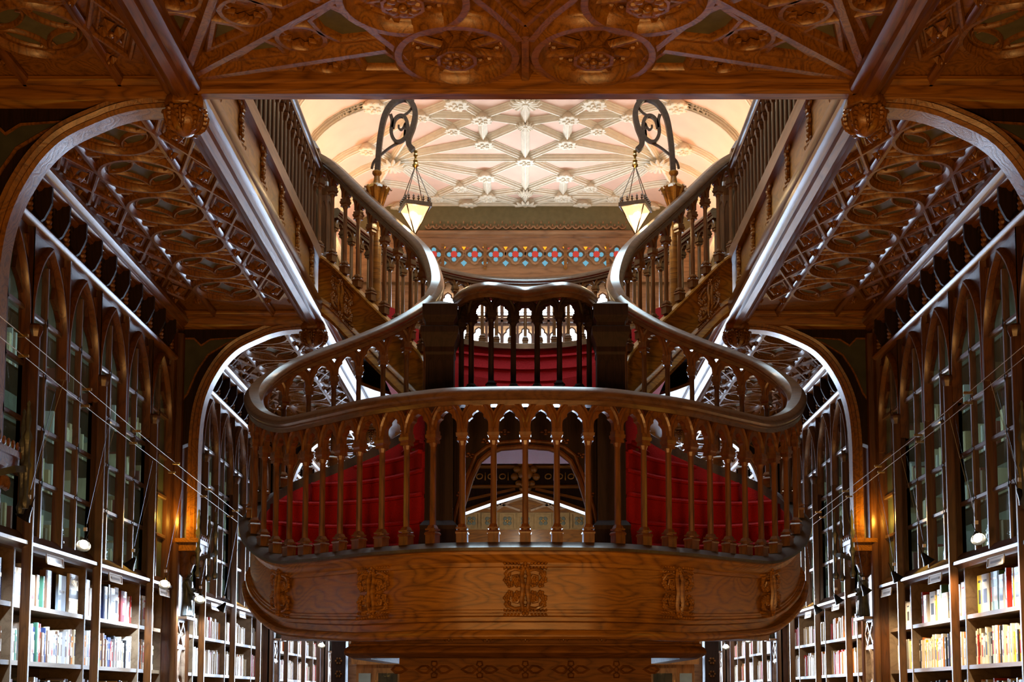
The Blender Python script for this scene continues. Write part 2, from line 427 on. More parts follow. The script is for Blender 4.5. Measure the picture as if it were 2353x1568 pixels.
RIBP = [(-.03,0),(-.03,-.022),(-.018,-.030),(-.010,-.048),(.010,-.048),(.018,-.030),(.03,-.022),(.03,0)]
def gallery_ceiling(S, y0, y1, kk):
    root = thing('ceiling', sl(-2.75, y0, ZC, S), kind='structure')
    side(MB().box(-3.5, -2.08, y0, y1, ZC+.045, ZC+.35), S).build('ceiling_panel', W_MAIN, root)
    n = 0; yc = y0 + .42
    while yc < y1 - .25:
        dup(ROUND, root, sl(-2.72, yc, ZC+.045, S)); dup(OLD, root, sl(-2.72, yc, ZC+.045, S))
        for cx, cell in ((-2.30, CELLI), (-3.175, CELLO)):
            dup(cell, root, sl(cx, yc, ZC+.045, S))
            dup(ROSE, root, sl(cx, yc, ZC+.02, S))
            w = .12
            if yc + PITCH/2 < y1 - .1:
                for q in (-1, 1):
                    dup(ROSE, root, sl(cx + q*w, yc+PITCH/2, ZC+.025, S), 0, (.6,.6,.9))
        # heart shapes between neighbouring roundels
        if yc + PITCH < y1 - .25:
            mb = MB()
            for q in (-1, 1):
                mb.sweep([(-2.72+q*.275, yc+PITCH/2, ZC+.03), (-2.72+q*.16, yc+PITCH/2-.085*0+.0, ZC+.03)], [(a*.6,b*.6) for a,b in RIBP])
                for r in (-1, 1):
                    mb.sweep([(-2.72+q*.285, yc+PITCH/2+r*.03, ZC+.04), (-2.72+q*.20, yc+PITCH/2+r*.055, ZC+.04), (-2.72+q*.05, yc+PITCH/2+r*.012, ZC+.04)], [(a*.5,b*.6) for a,b in RIBP])
            side(mb, S).build('spandrel_tracery', W_MAIN, root)
        yc += PITCH; n += 1
    for x in (-2.445, -3.015):
        side(MB().sweep([(x, y0, ZC+.04), (x, y1, ZC+.04)], RIBP), S).build('rib', W_Y, root, True)
    for y in (y0+.03, y1-.03):
        side(MB().sweep([(-3.4, y, ZC+.04), (-2.0, y, ZC+.04)], RIBP), S).build('rib', W_X, root, True)
    return root

for sname, S in SIDES:
    for k in range(0, 4):
        y0 = YB[k] + .26; y1 = YB[k+1] - .02
        if k == 0: y0 = 5.2
        gallery_ceiling(S, y0, y1, k)
    gallery_ceiling(S, YB[4]+.26, YEND, 4)
    # cornice, edge beam, wall rail run the whole length
    co = [(0,-.01),(.03,-.02),(.06,-.01),(.075,.012),(.105,.012),(.125,.025),(.13,.045),(.15,.05),(.175,.07),(.18,.10),(.165,.12),(.16,.16),(0,.16)]
    mb = MB(); mb.sweep([(-3.44, 4.5, 5.13), (-3.44, YEND, 5.13)], [(a, b) for a, b in co])
    side(mb, S).build('trim_cornice_' + sname, W_Y, None, True, kind='structure')
    bm_ = [(-.11,.14),(-.11,.02),(-.085,.0),(-.055,-.01),(-.045,-.03),(.0,-.055),(.05,-.045),(.06,-.015),(.10,-.015),(.125,.0),(.13,.03),(.115,.05),(.13,.07),(.13,.14)]
    mb = MB(); mb.sweep([(-2.06, 5.2, 5.20), (-2.06, YEND, 5.20)], bm_)
    side(mb, S).build('trim_gallery_beam_' + sname, W_Y, None, True, kind='structure')

# ------------------------------------------------------------------ glazed lancet cabinets, shelves, posts, piers
ZS, ZSP, ZA, ZR = 2.70, 4.22, 4.80, 4.86
TR = [3.10, 3.48, 3.865, 4.25]
def sidemap(x0):
    return lambda u, v, w: (x0 + w, u, v)
CONS = MB().plate([(0, 0), (0, .27), (.15, .27), (.15, .15), (.13, .10), (.10, .04), (.06, .01)], [], -.014, .014, lambda u, v, w: (u, w, v)).build('console', W_DARK)
_m = MB()
for dz, r in ((0, .022), (.035, .028), (.075, .020), (.11, .026), (.14, .014)): _m.blob((.02, 0, dz), (.028, r, .022), 7, 4)
FLEU = _m.build('carved_fleuron', W_MAIN, None, True); PROTO += [CONS, FLEU]
def lancet_unit(S, ys, label, first):
    """a run of lancets on the wall between edges ys"""
    root = thing('glazed_bookcase', sl(-3.42, (ys[0]+ys[-1])/2, ZS-.06, S), label, 'glazed bookcase', 'glazed lancet bookcases above the shelves')
    # head: plate pierced by cusped lancets
    for a, b in zip(ys, ys[1:]):
        g = .045; hole = lancet(a+g, b-g, ZSP-.30, ZSP-.05, ZA-.05, 8, .30)
        m2 = sidemap(-3.45)
        outer = [(a, ZSP-.31), (a, ZR), (b, ZR), (b, ZSP-.31), (b-g, ZSP-.31)] + hole[::-1] + [(a+g, ZSP-.31)]
        # trefoil piercing between the arches
        tri = [(b-.075, ZA-.05), (b-.03, ZA-.03), (b-.02, ZA-.10), (b-.008, ZA-.22), (b-.03, ZA-.14)]
        tri2 = [(2*b-x, y) for x, y in tri][::-1]; tri2 = [(x-(b-a), y) for x, y in tri2]
        mb = MB().plate(outer, [], -.015, .02, m2)
        side(mb, S).build('arched_head', W_Z, root)
        mb = MB()
        for sh in (tri, tri2):
            mb.sweep([(-3.43, x, y) for x, y in sh], [(-.007,-.004),(.007,-.004),(.007,.012),(-.007,.012)], up=(1,0,0), closed=True)
        L = lancet(a+.03, b-.03, ZSP-.3, ZSP-.05, ZA-.01, 10)
        mb.sweep([(-3.43, x, y) for x, y in L], [(-.018,-.012),(-.018,.02),(-.006,.045),(.008,.045),(.018,.02),(.018,-.012)], up=(1,0,0))
        side(mb, S).build('arch_moulding', W_STAIR, root, True)
        # panes
        mb = MB().box(-3.462, -3.458, a, b, ZS-.02, ZR-.02)
        side(mb, S).build('glass_pane', GLASS, root)
        ym = (a+b)/2; mb = MB()
        mb.sweep([(-3.44, ym, ZS-.05), (-3.44, ym, ZA-.15)], [(-.016,-.02),(-.016,.012),(-.010,.026),(.010,.026),(.016,.012),(.016,-.02)], up=(1,0,0))
        side(mb, S).build('centre_mullion', W_BAR, root)
        for z in TR[:4]:
            mb = MB()
            for (p, q) in ((a+.03, ym-.035), (ym+.035, b-.03)):
                mb.sweep([(-3.44, p, z), (-3.44, q, z)], [(-.020,-.02),(-.020,.010),(-.012,.020),(.012,.020),(.020,.010),(.020,-.02)], up=(1,0,0))
            for c in (ym,):
                pts = [(c-.04, z), (c-.012, z+.012), (c, z+.05), (c+.012, z+.012), (c+.04, z), (c+.012, z-.012), (c, z-.05), (c-.012, z-.012)]
                mb.plate(pts, [], 0, .026, sidemap(-3.44))
            side(mb, S).build('transom', W_BAR, root)
    for y in ys:
        mb = MB().sweep([(-3.43, y, ZS-.03), (-3.43, y, ZR)], [(-.028,-.03),(-.028,.0),(-.014,.02),(-.009,.042),(.009,.042),(.014,.02),(.028,0),(.028,-.03)], up=(1,0,0))
        side(mb, S).build('mullion', W_Z, root, True)
    mb = MB().sweep([(-3.42, ys[0], ZR), (-3.42, ys[-1], ZR)], [(-.04,-.025),(.04,-.03),(.062,-.018),(.070,0),(.062,.018),(.04,.03),(-.04,.025)])
    side(mb, S).build('head_rail', W_Y, root, True)
    mb = MB().sweep([(-3.44, ys[0], ZS), (-3.44, ys[-1], ZS)], [(-.03,.01),(.02,.01),(.075,-.055),(.095,-.06),(.095,-.085),(.07,-.095),(.05,-.115),(-.03,-.115)])
    side(mb, S).build('sill', W_BAR, root, True)
    # console frieze between the rail and the cornice
    n = int(round((ys[-1]-ys[0])/.36))
    for i in range(n):
        dup(CONS, root, sl(-3.46, ys[0]+.36*i+.09, 4.88, S), 0 if S == 1 else PI)
    for i in range(n):
        dup(FLEU, root, sl(-3.42, ys[0]+.36*i+.27, 4.93, S), 0 if S == 1 else PI)
    mb = MB().box(-3.47, -3.44, ys[0], ys[-1], 4.88, 5.14)
    k = int((ys[-1]-ys[0])/.09)
    for i in range(k):
        y = ys[0] + .09*(i+.5)
        mb.plate([(y-.03, 5.14), (y+.03, 5.14), (y+.012, 5.09), (y, 5.065), (y-.012, 5.09)], [], 0, .02, sidemap(-3.42))
    side(mb, S).build('frieze_board', W_DARK, root)
    return root

def shelf_unit(S, a, b, label):
    root = thing('bookcase', sl(-3.45, (a+b)/2, 0, S), label, 'bookcase', 'open bookcases along the walls')
    side(MB().box(-3.80, -3.78, a, b, 0, 2.62), S).build('back_panel', W_SHELF, root)
    for z in (2.23, 1.84, 1.45, 1.06, .67, .28):
        side(MB().box(-3.78, -3.45, a+.012, b-.012, z-.032, z), S).build('shelf', W_SHELF, root)
    for y in (a, b-.012):
        side(MB().box(-3.78, -3.445, y, y+.012, 0, 2.60), S).build('side_panel', W_SHELF, root)
    side(MB().box(-3.80, -3.42, a, b, 2.60, 2.62), S).build('top_panel', W_CAB, root)
    side(MB().box(-3.78, -3.43, a, b, 0, .20), S).build('plinth', W_Z, root)
    return root

def shelf_sign(S, y, label):
    root = thing('shelf_sign', sl(-3.35, y, 2.50, S), label, 'sign', 'white category signs under the sill')
    def tilt(mb): 
        mb.v = [(-3.35 + (x+3.35) - (z-2.55)*.12, yy, z) for x, yy, z in mb.v]; return mb
    side(tilt(MB().box(-3.352, -3.346, y-.16, y+.16, 2.525, 2.585)), S).build('card', WHITE, root); side(tilt(MB().box(-3.345, -3.343, y-.11, y+.10, 2.545, 2.562)), S).build('lettering', GREYW, root)
    mb = MB(); mb.box(-3.345, -3.341, y-.168, y+.168, 2.583, 2.592); mb.box(-3.345, -3.341, y-.168, y+.168, 2.518, 2.527)
    mb.box(-3.345, -3.341, y-.168, y-.158, 2.518, 2.592); mb.box(-3.345, -3.341, y+.158, y+.168, 2.518, 2.592)
    side(tilt(mb), S).build('frame', STEEL, root)
    return root

POSTM = MB(); POSTM.sweep([(0,0,0),(0,0,4.13)], [(-.028,-.028),(-.028,-.01),(-.02,.004),(-.02,.016),(-.012,.032),(.012,.032),(.02,.016),(.02,.004),(.028,-.01),(.028,-.028)], up=(1,0,0))
POSTM.lathe(0, 0, [(.035, 4.05), (.045, 4.08), (.052, 4.10), (.052, 4.125), (.036, 4.14)], 8)
POSTM.lathe(.0, 0, [(.05, 0), (.05, .15), (.04, .19), (.03, .21)], 8)
bayname = {0: 'bay beside the camera', 1: 'nearest bay', 2: 'middle bay', 3: 'farthest bay'}
for sname, S in SIDES:
    for k in (0, 1, 2, 3):
        y0 = YB[k] + .44; ed = [y0 + .72*i for i in range(7)]        # 8.04 ... 12.36
        for j, (a, b) in enumerate(((0,1),(1,3),(3,5),(5,6))):
            if k == 0 and j < 2: continue
            lab = ['single lancet by near pier', 'first lancet pair', 'second lancet pair', 'single lancet by far pier'][j]
            lancet_unit(S, ed[a:b+1], f'glazed oak bookcase, {lab}, {sname} wall, {bayname[k]}', j == 0)
            lab = ['narrow, by near pier', 'first wide section', 'second wide section', 'narrow, by far pier'][j]
            shelf_unit(S, ed[a], ed[b], f'open beige bookcase, {lab}, {sname} wall, {bayname[k]}')
            # cabinet inside behind the glass: shelves and a back
        root = thing('cabinet_interior', sl(-3.6, (ed[0]+ed[-1])/2, 2.7, S), f'dark shelved interior behind the glass, {sname} wall, {bayname[k]}', 'cabinet')
        side(MB().box(-3.82, -3.80, ed[0], ed[-1], 2.62, 4.9), S).build('back_panel', DARKW, root)
        for z in (2.64, 3.08, 3.46, 3.85, 4.23):
            side(MB().box(-3.80, -3.50, ed[0], ed[-1], z-.02, z), S).build('shelf', W_DARK, root)
        for j, (yy, t) in (() if k == 0 else enumerate(((ed[1]+.48, 'left'), (ed[3]+.42, 'middle'), (ed[5]+.42, 'right')))):
            shelf_sign(S, yy, f'white category sign, {sname} wall, {bayname[k]}, {ordn(j)} from the camera')
        for j, i in enumerate((1, 3, 5) if k > 0 else (3, 5)):
            mb = MB(); o_ = (-3.36*S, ed[i]+0.0, 0)
            mb.v = [((x-3.36)*S, y+ed[i], z) for x, y, z in POSTM.v]; mb.f = list(POSTM.f); mb.m = list(POSTM.m)
            lone(mb, 'bookcase_post', W_Z, o_, f'slender oak bookcase post, {sname} wall, {bayname[k]}, {ordn(j)} from the camera', 'post', 'oak posts along the bookcases', True)
    # wall above and behind
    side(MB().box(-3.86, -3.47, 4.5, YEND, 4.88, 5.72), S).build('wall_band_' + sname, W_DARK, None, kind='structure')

# piers with statues
def pier(S, y, k, sname):
    nm = {1: 'nearest', 2: 'second', 3: 'third', 4: 'farthest'}[k]
    root = thing('pier', sl(-3.3, y+.22, 0, S), f'carved oak pier under a cross arch, {nm} on the {sname} wall', 'pier', 'carved piers between the bays')
    y0, y1 = y - .04, y + .44
    side(MB().box(-3.86, -3.36, y0, y1, 0, 5.15), S).build('pier_body', W_Z, root)
    for yy in (y0+.03, y1-.03):
        mb = MB().sweep([(-3.36, yy, 0), (-3.36, yy, 5.1)], [(-.03,-.02),(-.03,.02),(-.015,.05),(.01,.06),(.03,.03),(.03,-.02)], up=(1,0,0))
        side(mb, S).build('edge_moulding', W_Z, root, True)
    m = sidemap(-3.36)
    # diamond lattice panel
    mb = MB().plate([(y0+.06,2.09),(y1-.06,2.09),(y1-.06,2.31),(y0+.06,2.31)], [], 0, .01, m)
    side(mb, S).build('panel_ground', W_DARK, root)
    mb = MB(); fr = [(-.012,0),(-.012,.03),(.012,.03),(.012,0)]
    mb.sweep([(-3.36, u, v) for u, v in ((y0+.06,2.08),(y1-.06,2.08),(y1-.06,2.32),(y0+.06,2.32))], fr, up=(1,0,0), closed=True)
    for cy in (y0+.15, y1-.15):
        mb.sweep([(-3.355, u, v) for u, v in ((cy,2.10),(cy+.085,2.20),(cy,2.30),(cy-.085,2.20))], fr, up=(1,0,0), closed=True)
        mb.blob((-3.34, cy, 2.20), (.015,.022,.022), 6, 4)
    side(mb, S).build('lattice_panel', CARVEW, root)
    # oval pierced tracery below
    mb = MB()
    ov = [(y+.20+.10*math.cos(a)*(1.25 if math.sin(a) < -.1 else .85), 1.80+.24*math.sin(a)) for a in [2*PI*i/26 for i in range(26)]]
    mb.sweep([(-3.355, u, v) for u, v in ov], [(-.025,0),(-.02,.03),(0,.045),(.02,.03),(.025,0)], up=(1,0,0), closed=True)
    mb.sweep([(-3.355, u, v) for u, v in ((y0+.06,1.5),(y1-.06,1.5),(y1-.06,2.06),(y0+.06,2.06))], fr, up=(1,0,0), closed=True)
    for q in range(4):
        a = q*PI/2; mb.blob((-3.345, y+.20+.05*math.cos(a), 1.70+.05*math.sin(a)), (.012,.03,.03), 7, 4)
    mb.box(-3.355, -3.33, y+.175, y+.225, 1.66, 1.74)
    side(mb, S).build('oval_tracery', CARVEW, root, True)
    # niche back, canopy with pinnacles
    mb = MB().plate([(y0+.06,2.34),(y1-.06,2.34)] + [(u, v) for u, v in arc(y+.20, 2.78, .17, 0, PI, 10)], [], 0, .008, m)
    side(mb, S).build('niche', CARVEW, root)
    mb = MB().box(-3.36, -3.22, y0+.05, y1-.05, 2.33, 2.355)
    side(mb, S).build('niche_sill', CARVEW, root)
    mb = MB(); mb.box(-3.36, -3.12, y0, y1-.02, 3.06, 3.10); mb.box(-3.36, -3.14, y0+.02, y1-.04, 2.98, 3.06)
    mb.lathe(-3.30, y+.20, [(.02,2.74),(.06,2.78),(.09,2.86),(.14,2.94),(.17,3.0)], 10, 0, 1, 1.1)
    for i in range(5):
        a = -.9 + .45*i; mb.blob((-3.22+.05*math.cos(a), y+.20+.16*math.sin(a), 2.90), (.03,.035,.05), 6, 4)
    for u in range(7):
        mb.blob((-3.13, y0+.03+u*.07, 3.13), (.012,.02,.03), 6, 4)
    side(mb, S).build('canopy', W_MAIN, root, True)
    for (px, py) in ((-3.12, y0+.02), (-3.12, y1-.04), (-3.0, y+.16)):
        mb = MB().lathe(px, py, [(.018,2.72),(.03,2.76),(.014,2.80),(.018,2.95),(.03,2.98),(.016,3.02),(.02,3.12),(.032,3.15),(.014,3.2),(.02,3.26),(.008,3.34),(.012,3.36),(.002,3.38)], 7)
        side(mb, S).build('pinnacle', STATUE, root, True)
    mb = MB().sweep([(-3.12, y0+.02, 2.90), (-3.03, y+.05, 2.94), (-3.0, y+.16, 2.96)], [(-.01,-.02),(.01,-.02),(.01,.02),(-.01,.02)])
    side(mb, S).build('canopy_bracket', STATUE, root)
    # robed statue in the niche
    cx, cy = -3.27, y+.20; mb = MB()
    mb.lathe(cx, cy, [(.055,2.355),(.075,2.37),(.07,2.42),(.058,2.52),(.052,2.58),(.066,2.66),(.060,2.70),(.028,2.725)], 14, 0, .8, 1.15)
    for i in range(9):
        a = -1.35 + i*.34; r0, r1 = .074, .05
        mb.taper([(cx+r0*.8*math.cos(a), cy+r0*1.15*math.sin(a), 2.37), (cx+r1*.9*math.cos(a), cy+r1*1.1*math.sin(a), 2.52), (cx+.05*math.cos(a+.1), cy+.05*math.sin(a+.2), 2.64)], [.011,.008,.005], 5)
    mb.taper([(cx+.01, cy-.07, 2.69), (cx+.04, cy-.085, 2.60), (cx+.075, cy-.03, 2.57)], [.022,.018,.013], 7)
    mb.taper([(cx+.01, cy+.07, 2.69), (cx+.04, cy+.09, 2.61), (cx+.08, cy+.03, 2.62)], [.022,.018,.013], 7)
    mb.taper([(cx, cy, 2.70), (cx+.005, cy, 2.745)], [.02, .018], 8)
    mb.blob((cx+.008, cy, 2.775), (.030,.027,.036), 10, 7); mb.blob((cx+.036, cy, 2.772), (.008,.006,.009), 6, 4)
    mb.blob((cx-.004, cy, 2.785), (.033,.032,.034), 10, 6)
    for dy in (-.01, .01): mb.blob((cx+.034, cy+dy, 2.783), (.004,.005,.003), 5, 3)
    lone(side(mb, S), 'statue', STATUE, sl(cx, cy, 2.355, S), f'small robed standing figure in the {nm} pier niche, {sname} wall', 'statue', 'statues in the pier niches', True)
    return root
for sname, S in SIDES:
    for k in (1, 2, 3, 4): pier(S, YB[k], k, sname)

# cross arches with spandrels, bosses
ARC_IN = [(-2.10,5.195),(-2.194,5.193),(-2.35,5.178),(-2.48,5.145),(-2.565,5.11),(-2.70,5.045),(-2.793,4.985),(-2.87,4.91),(-2.938,4.82),(-3.0,4.71),(-3.05,4.60),(-3.10,4.44),(-3.13,4.25),(-3.145,4.0),(-3.145,3.6),(-3.145,3.10)]
ARC_IN = [(p.x, p.z-.05*max(0,min(1,(p.z-4.2)/.9))) for p in catmull([(x, 0, z) for x, z in ARC_IN], 3)]
def cross_arch(S, y, k, sname):
    nm = {1: 'nearest', 2: 'second', 3: 'third', 4: 'farthest'}[k]
    root = thing('cross_arch', sl(-2.9, y, 4.2, S), f'carved oak arch from gallery boss to wall pier, {nm} on the {sname} side', 'arch', 'cross arches under the galleries')
    pts = [(x, y+.11, z) for x, z in ARC_IN]
    # profile: side axis = out of the arch opening, up = +y
    pr = [(0,-.12),(.0,.02),(.03,.03),(.06,.03),(.085,.03),(.11,.03),(.11,-.08),(.095,-.13),(.07,-.12),(.055,-.145),(.03,-.13),(.02,-.14)]
    mb = MB().sweep(pts, [(a, -b) for a, b in pr], up=(0,-1,0))
    side(mb, S).build('arch_rib', W_MAIN, root, True)
    out = [(x, z) for x, z in ARC_IN if z > 3.9]
    poly = [(x-.03 if z < 5 else x, z+.07) for x, z in out] + [(-3.44, 3.95), (-3.44, 5.2), (-2.1, 5.2)]
    mb = MB().plate(poly, [], 0, .12, lambda u, v, w: (u, y+.03+w, v))
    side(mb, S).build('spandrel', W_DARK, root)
    m = lambda u, v, w: (u, y+.03-w, v)
    pan = [(-3.39,4.35),(-3.40,4.75),(-3.33,4.82),(-3.39,4.87),(-3.40,5.06),(-3.22,5.06),(-3.15,4.99),(-3.06,5.05),(-2.78,5.07),(-2.92,5.0),(-3.08,4.90),(-3.17,4.76),(-3.20,4.70),(-3.27,4.52)]
    mb = MB().plate(pan, [], 0, .006, m)
    side(mb, S).build('spandrel_panel', OLIVE_DK, root)
    mb = MB(); mb.sweep([(u, y+.025, v) for u, v in pan], [(-.008,-.004),(-.008,.01),(.008,.01),(.008,-.004)], up=(0,-1,0), closed=True)
    side(mb, S).build('panel_bead', W_MAIN, root)
    mb = MB().sweep([(-3.46, y+.02, 5.20), (-2.13, y+.02, 5.20)], [(.06,.08),(.06,0),(.045,-.02),(.02,-.03),(0,-.045),(-.03,-.045),(-.05,-.03),(-.2,-.03),(-.24,-.01),(-.24,.08)])
    side(mb, S).build('cross_beam', W_X, root, True)
    # boss
    b = thing('pendant_boss', sl(-2.05, y-.02, 5.0, S), f'carved acanthus pendant boss at the top of the {nm} {sname} arch', 'boss', 'pendant bosses of the gallery beams')
    mb = MB().lathe(0, 0, [(.115,.16),(.125,.13),(.128,.105),(.118,.09),(.105,.085)], 8, PI/8)
    mb.v = [(x-2.05, yy+y-.02, z+5.03) for x, yy, z in mb.v]
    side(mb, S).build('collar', W_MAIN, b, True)
    mb = MB().lathe(-2.05, y-.02, [(.105,5.12),(.115,5.08),(.108,5.03),(.08,4.99),(.035,4.965),(.01,4.955)], 12)
    def bowl(v):      # radius of the bowl at depth v below its rim
        t = max(0, min(1, v/.165)); return .112*math.sqrt(max(0, 1-t**2.6)) + .006
    for q in range(7):
        a0 = q*2*PI/7 - PI/2
        bm2 = lambda u, v, w, a0=a0: (-2.05 + (bowl(v)+w)*math.cos(a0+u/.11), y-.02 + (bowl(v)+w)*math.sin(a0+u/.11), 5.12-v-w*.2)
        for k2 in range(5):        # lobed acanthus leaf, side lobes then the spine
            v0 = .02+.026*k2; w0 = .042-.006*k2
            for sg in (-1, 1): mb.leafpad([(0, v0), (sg*w0*.6, v0-.012), (sg*w0, v0+.002), (sg*w0*.8, v0+.018), (sg*.006, v0+.022)], .016, bm2)
        mb.leafpad([(-.007, .01), (.007, .01), (.009, .08), (0, .158), (-.009, .08)], .024, bm2)
        mb.blob(bm2(.049, .018, .010), (.016,.016,.016), 6, 4)
    side(mb, S).build('acanthus_leaves', W_MAIN, b, True)
for sname, S in SIDES:
    for k in (1, 2, 3, 4): cross_arch(S, YB[k], k, sname)
# ------------------------------------------------------------------ front ceiling with fans and wheels
root = thing('ceiling', (0, 5.2, ZC), kind='structure')
MB().box(-1.95, 1.95, 4.6, 7.46, ZC+.06, ZC+.36).build('ceiling_panel', W_MAIN, root)
BIGR = [(-.062,.02),(-.062,-.015),(-.048,-.035),(-.036,-.045),(-.020,-.085),(.020,-.085),(.036,-.045),(.048,-.035),(.062,-.015),(.062,.02)]
SMR = [(-.026,.0),(-.026,-.025),(-.012,-.045),(.012,-.045),(.026,-.025),(.026,0)]
MB().sweep([(-1.98, 7.52, 5.205), (1.98, 7.52, 5.205)], [(-.07,.14),(-.07,.0),(-.05,-.02),(.025,-.02),(.045,.0),(.045,.035),(.065,.05),(.065,.14)][::-1]).build('edge_beam', W_X, root, True)
Zr = ZC+.05; Zc2 = Zr+.007
for _, S in SIDES:
    bx, by = -2.03, 7.45
    angs = [-90, -67, -41.5, -16.6, 0]
    for a, L in ((-67, 1.9), (-41.5, 1.50), (-16.6, 1.30)):
        c, s_ = math.cos(math.radians(a)), math.sin(math.radians(a))
        side(MB().sweep([(bx, by, Zr), (bx+L*c, by+L*s_, Zr)], BIGR), S).build('fan_rib', W_MAIN, root, True)
    for a0, a1 in zip(angs, angs[1:]):
        am = math.radians((a0+a1)/2); hw = math.radians((a1-a0)/2)
        def q(r, t): return (bx + r*math.cos(am+t), by + r*math.sin(am+t), Zr)
        mb = MB()
        g = .055
        def inset(r): return max(hw - g/r, .02)
        mb.sweep([q(.38, 0), q(.70, -inset(.70)), q(.72, 0), q(.70, inset(.70))], SMR, closed=True)
        pts = [q(1.06, -inset(1.06)*.8), q(1.42, -inset(1.42)), q(1.50, 0), q(1.42, inset(1.42)), q(1.06, inset(1.06)*.8), q(1.02, 0)]
        if a0 == -90: pts = [q(1.10,-inset(1.1)), q(1.6,-inset(1.6)), q(1.6,inset(1.6)), q(1.10,inset(1.1)), q(1.05,0)]
        if a0 == -16.6: pts = [q(1.08,-inset(1.08)), q(1.25,-inset(1.25)), q(1.3,0), q(1.3,inset(1.3)), q(1.08,inset(1.08))]
        mb.sweep(pts, SMR, closed=True)
        ol = MB(); f_ = lambda L: [(p[0], p[1]) for p in L]
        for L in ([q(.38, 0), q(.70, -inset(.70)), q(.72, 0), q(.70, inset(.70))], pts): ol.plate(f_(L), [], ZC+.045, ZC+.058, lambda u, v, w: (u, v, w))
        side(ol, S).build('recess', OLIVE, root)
        side(mb, S).build('sector_frame', W_MAIN, root, True)
        cx, cy, _z = q(.88, 0); R = min(.135, .88*math.sin(hw)-.02); mb = MB()
        mb.sweep([(cx+R*math.cos(2*PI*i/20), cy+R*math.sin(2*PI*i/20), Zr) for i in range(20)], SMR, closed=True)
        for i in range(8):
            a = 2*PI*i/8
            mb.sweep([(cx+R*math.cos(a), cy+R*math.sin(a), Zr), (cx+R*.62*math.cos(a+.28), cy+R*.62*math.sin(a+.28), Zr), (cx+R*math.cos(a+.6), cy+R*math.sin(a+.6), Zr)], [(x*.4, y*.6) for x, y in SMR])
        side(mb, S).build('pierced_cartouche', W_MAIN, root, True)
    mb = MB().sweep(catmull([(-1.38,6.2,Zc2),(-1.19,6.47,Zc2),(-.97,6.67,Zc2),(-.83,6.9,Zc2),(-.70,7.17,Zc2),(-.64,7.46,Zc2)], 4), BIGR)
    side(mb, S).build('curved_rib', W_MAIN, root, True)
    mb = MB().sweep(catmull([(-.42,6.2,Zc2),(-.30,6.47,Zc2),(-.135,6.74,Zc2),(-.03,6.98,Zc2)], 4), BIGR)
    if S == 1: MB().sweep([(0,6.93,Zr+.012),(0,7.46,Zr+.012)], BIGR).build('centre_rib', W_MAIN, root, True)
    side(mb, S).build('curved_rib', W_MAIN, root, True)
    mb = MB().sweep(catmull([(-.64,7.42,Zr),(-.40,7.50,Zr),(-.12,7.46,Zr),(0,7.25,Zr)], 4), SMR)
    side(mb, S).build('curved_rib', W_MAIN, root, True)
    for (cx, cy, kind) in ((-.645, 6.55, 0), (-.39, 7.14, 1), (-.645, 5.85, 1)):
        w = bpy.data.objects.new('rosette_wheel', None)
        mb = MB().lathe(cx, cy, [(.34, Zr+.02), (.34, Zr+.0)], 28)
        side(mb, S).build('wheel_ground', W_MAIN, root)
        mb = MB(); R = .335
        mb.sweep([(cx+R*math.cos(2*PI*i/36), cy+R*math.sin(2*PI*i/36), Zr-.006-.003*kind) for i in range(36)], BIGR, closed=True)
        mb.sweep([(cx+(R-.065)*math.cos(2*PI*i/36), cy+(R-.065)*math.sin(2*PI*i/36), Zr) for i in range(36)], [(x*.6,y*.6) for x,y in SMR], closed=True)
        side(mb, S).build('wheel_ring', W_MAIN, root, True)
        mb = MB()
        for i in range(8):
            a = 2*PI*(i+.5)/8
            mb.sweep([(cx+.08*math.cos(a), cy+.08*math.sin(a), Zr-.02), (cx+.33*math.cos(a), cy+.33*math.sin(a), Zr)], [(x*.8,y*.8) for x,y in SMR])
            for t in (-.22, 0, .22):
                a2 = a + PI/8 + t; rr = .255 - abs(t)*.1
                mb.blob((cx+rr*math.cos(a2), cy+rr*math.sin(a2), Zr-.008), (.024,.024,.016), 6, 4)
        side(mb, S).build('wheel_spokes', W_MAIN, root, True)
        mb = MB(); z0 = Zr-.10
        mb.lathe(cx, cy, [(.095, Zr), (.115, z0+.02), (.120, z0)], 8, PI/8)
        mb.sweep([(cx+.112*math.cos(2*PI*(i+.5)/8), cy+.112*math.sin(2*PI*(i+.5)/8), z0) for i in range(8)], [(-.010,.01),(-.010,-.012),(.010,-.012),(.010,.01)], closed=True)
        for i in range(8):
            a = 2*PI*i/8; r = .062 if kind else .074
            mb.blob((cx+r*math.cos(a), cy+r*math.sin(a), z0-.004), (.027 if kind else .036,.024 if kind else .033,.020), 7, 4)
        mb.blob((cx, cy, z0-.018), (.025,.025,.022), 9, 5)
        side(mb, S).build('wheel_boss', W_MAIN, root, True)
    for _x in (1,):
        mb = MB()
        h = [(0,6.88),(-.07,6.76),(-.135,6.66),(-.15,6.60),(-.11,6.555),(-.05,6.56),(-.03,6.50),(-.02,6.42)]
        mb.sweep([(x, y, Zr) for x, y in h], SMR)
        side(mb, S).build('spade_frame', W_MAIN, root, True)

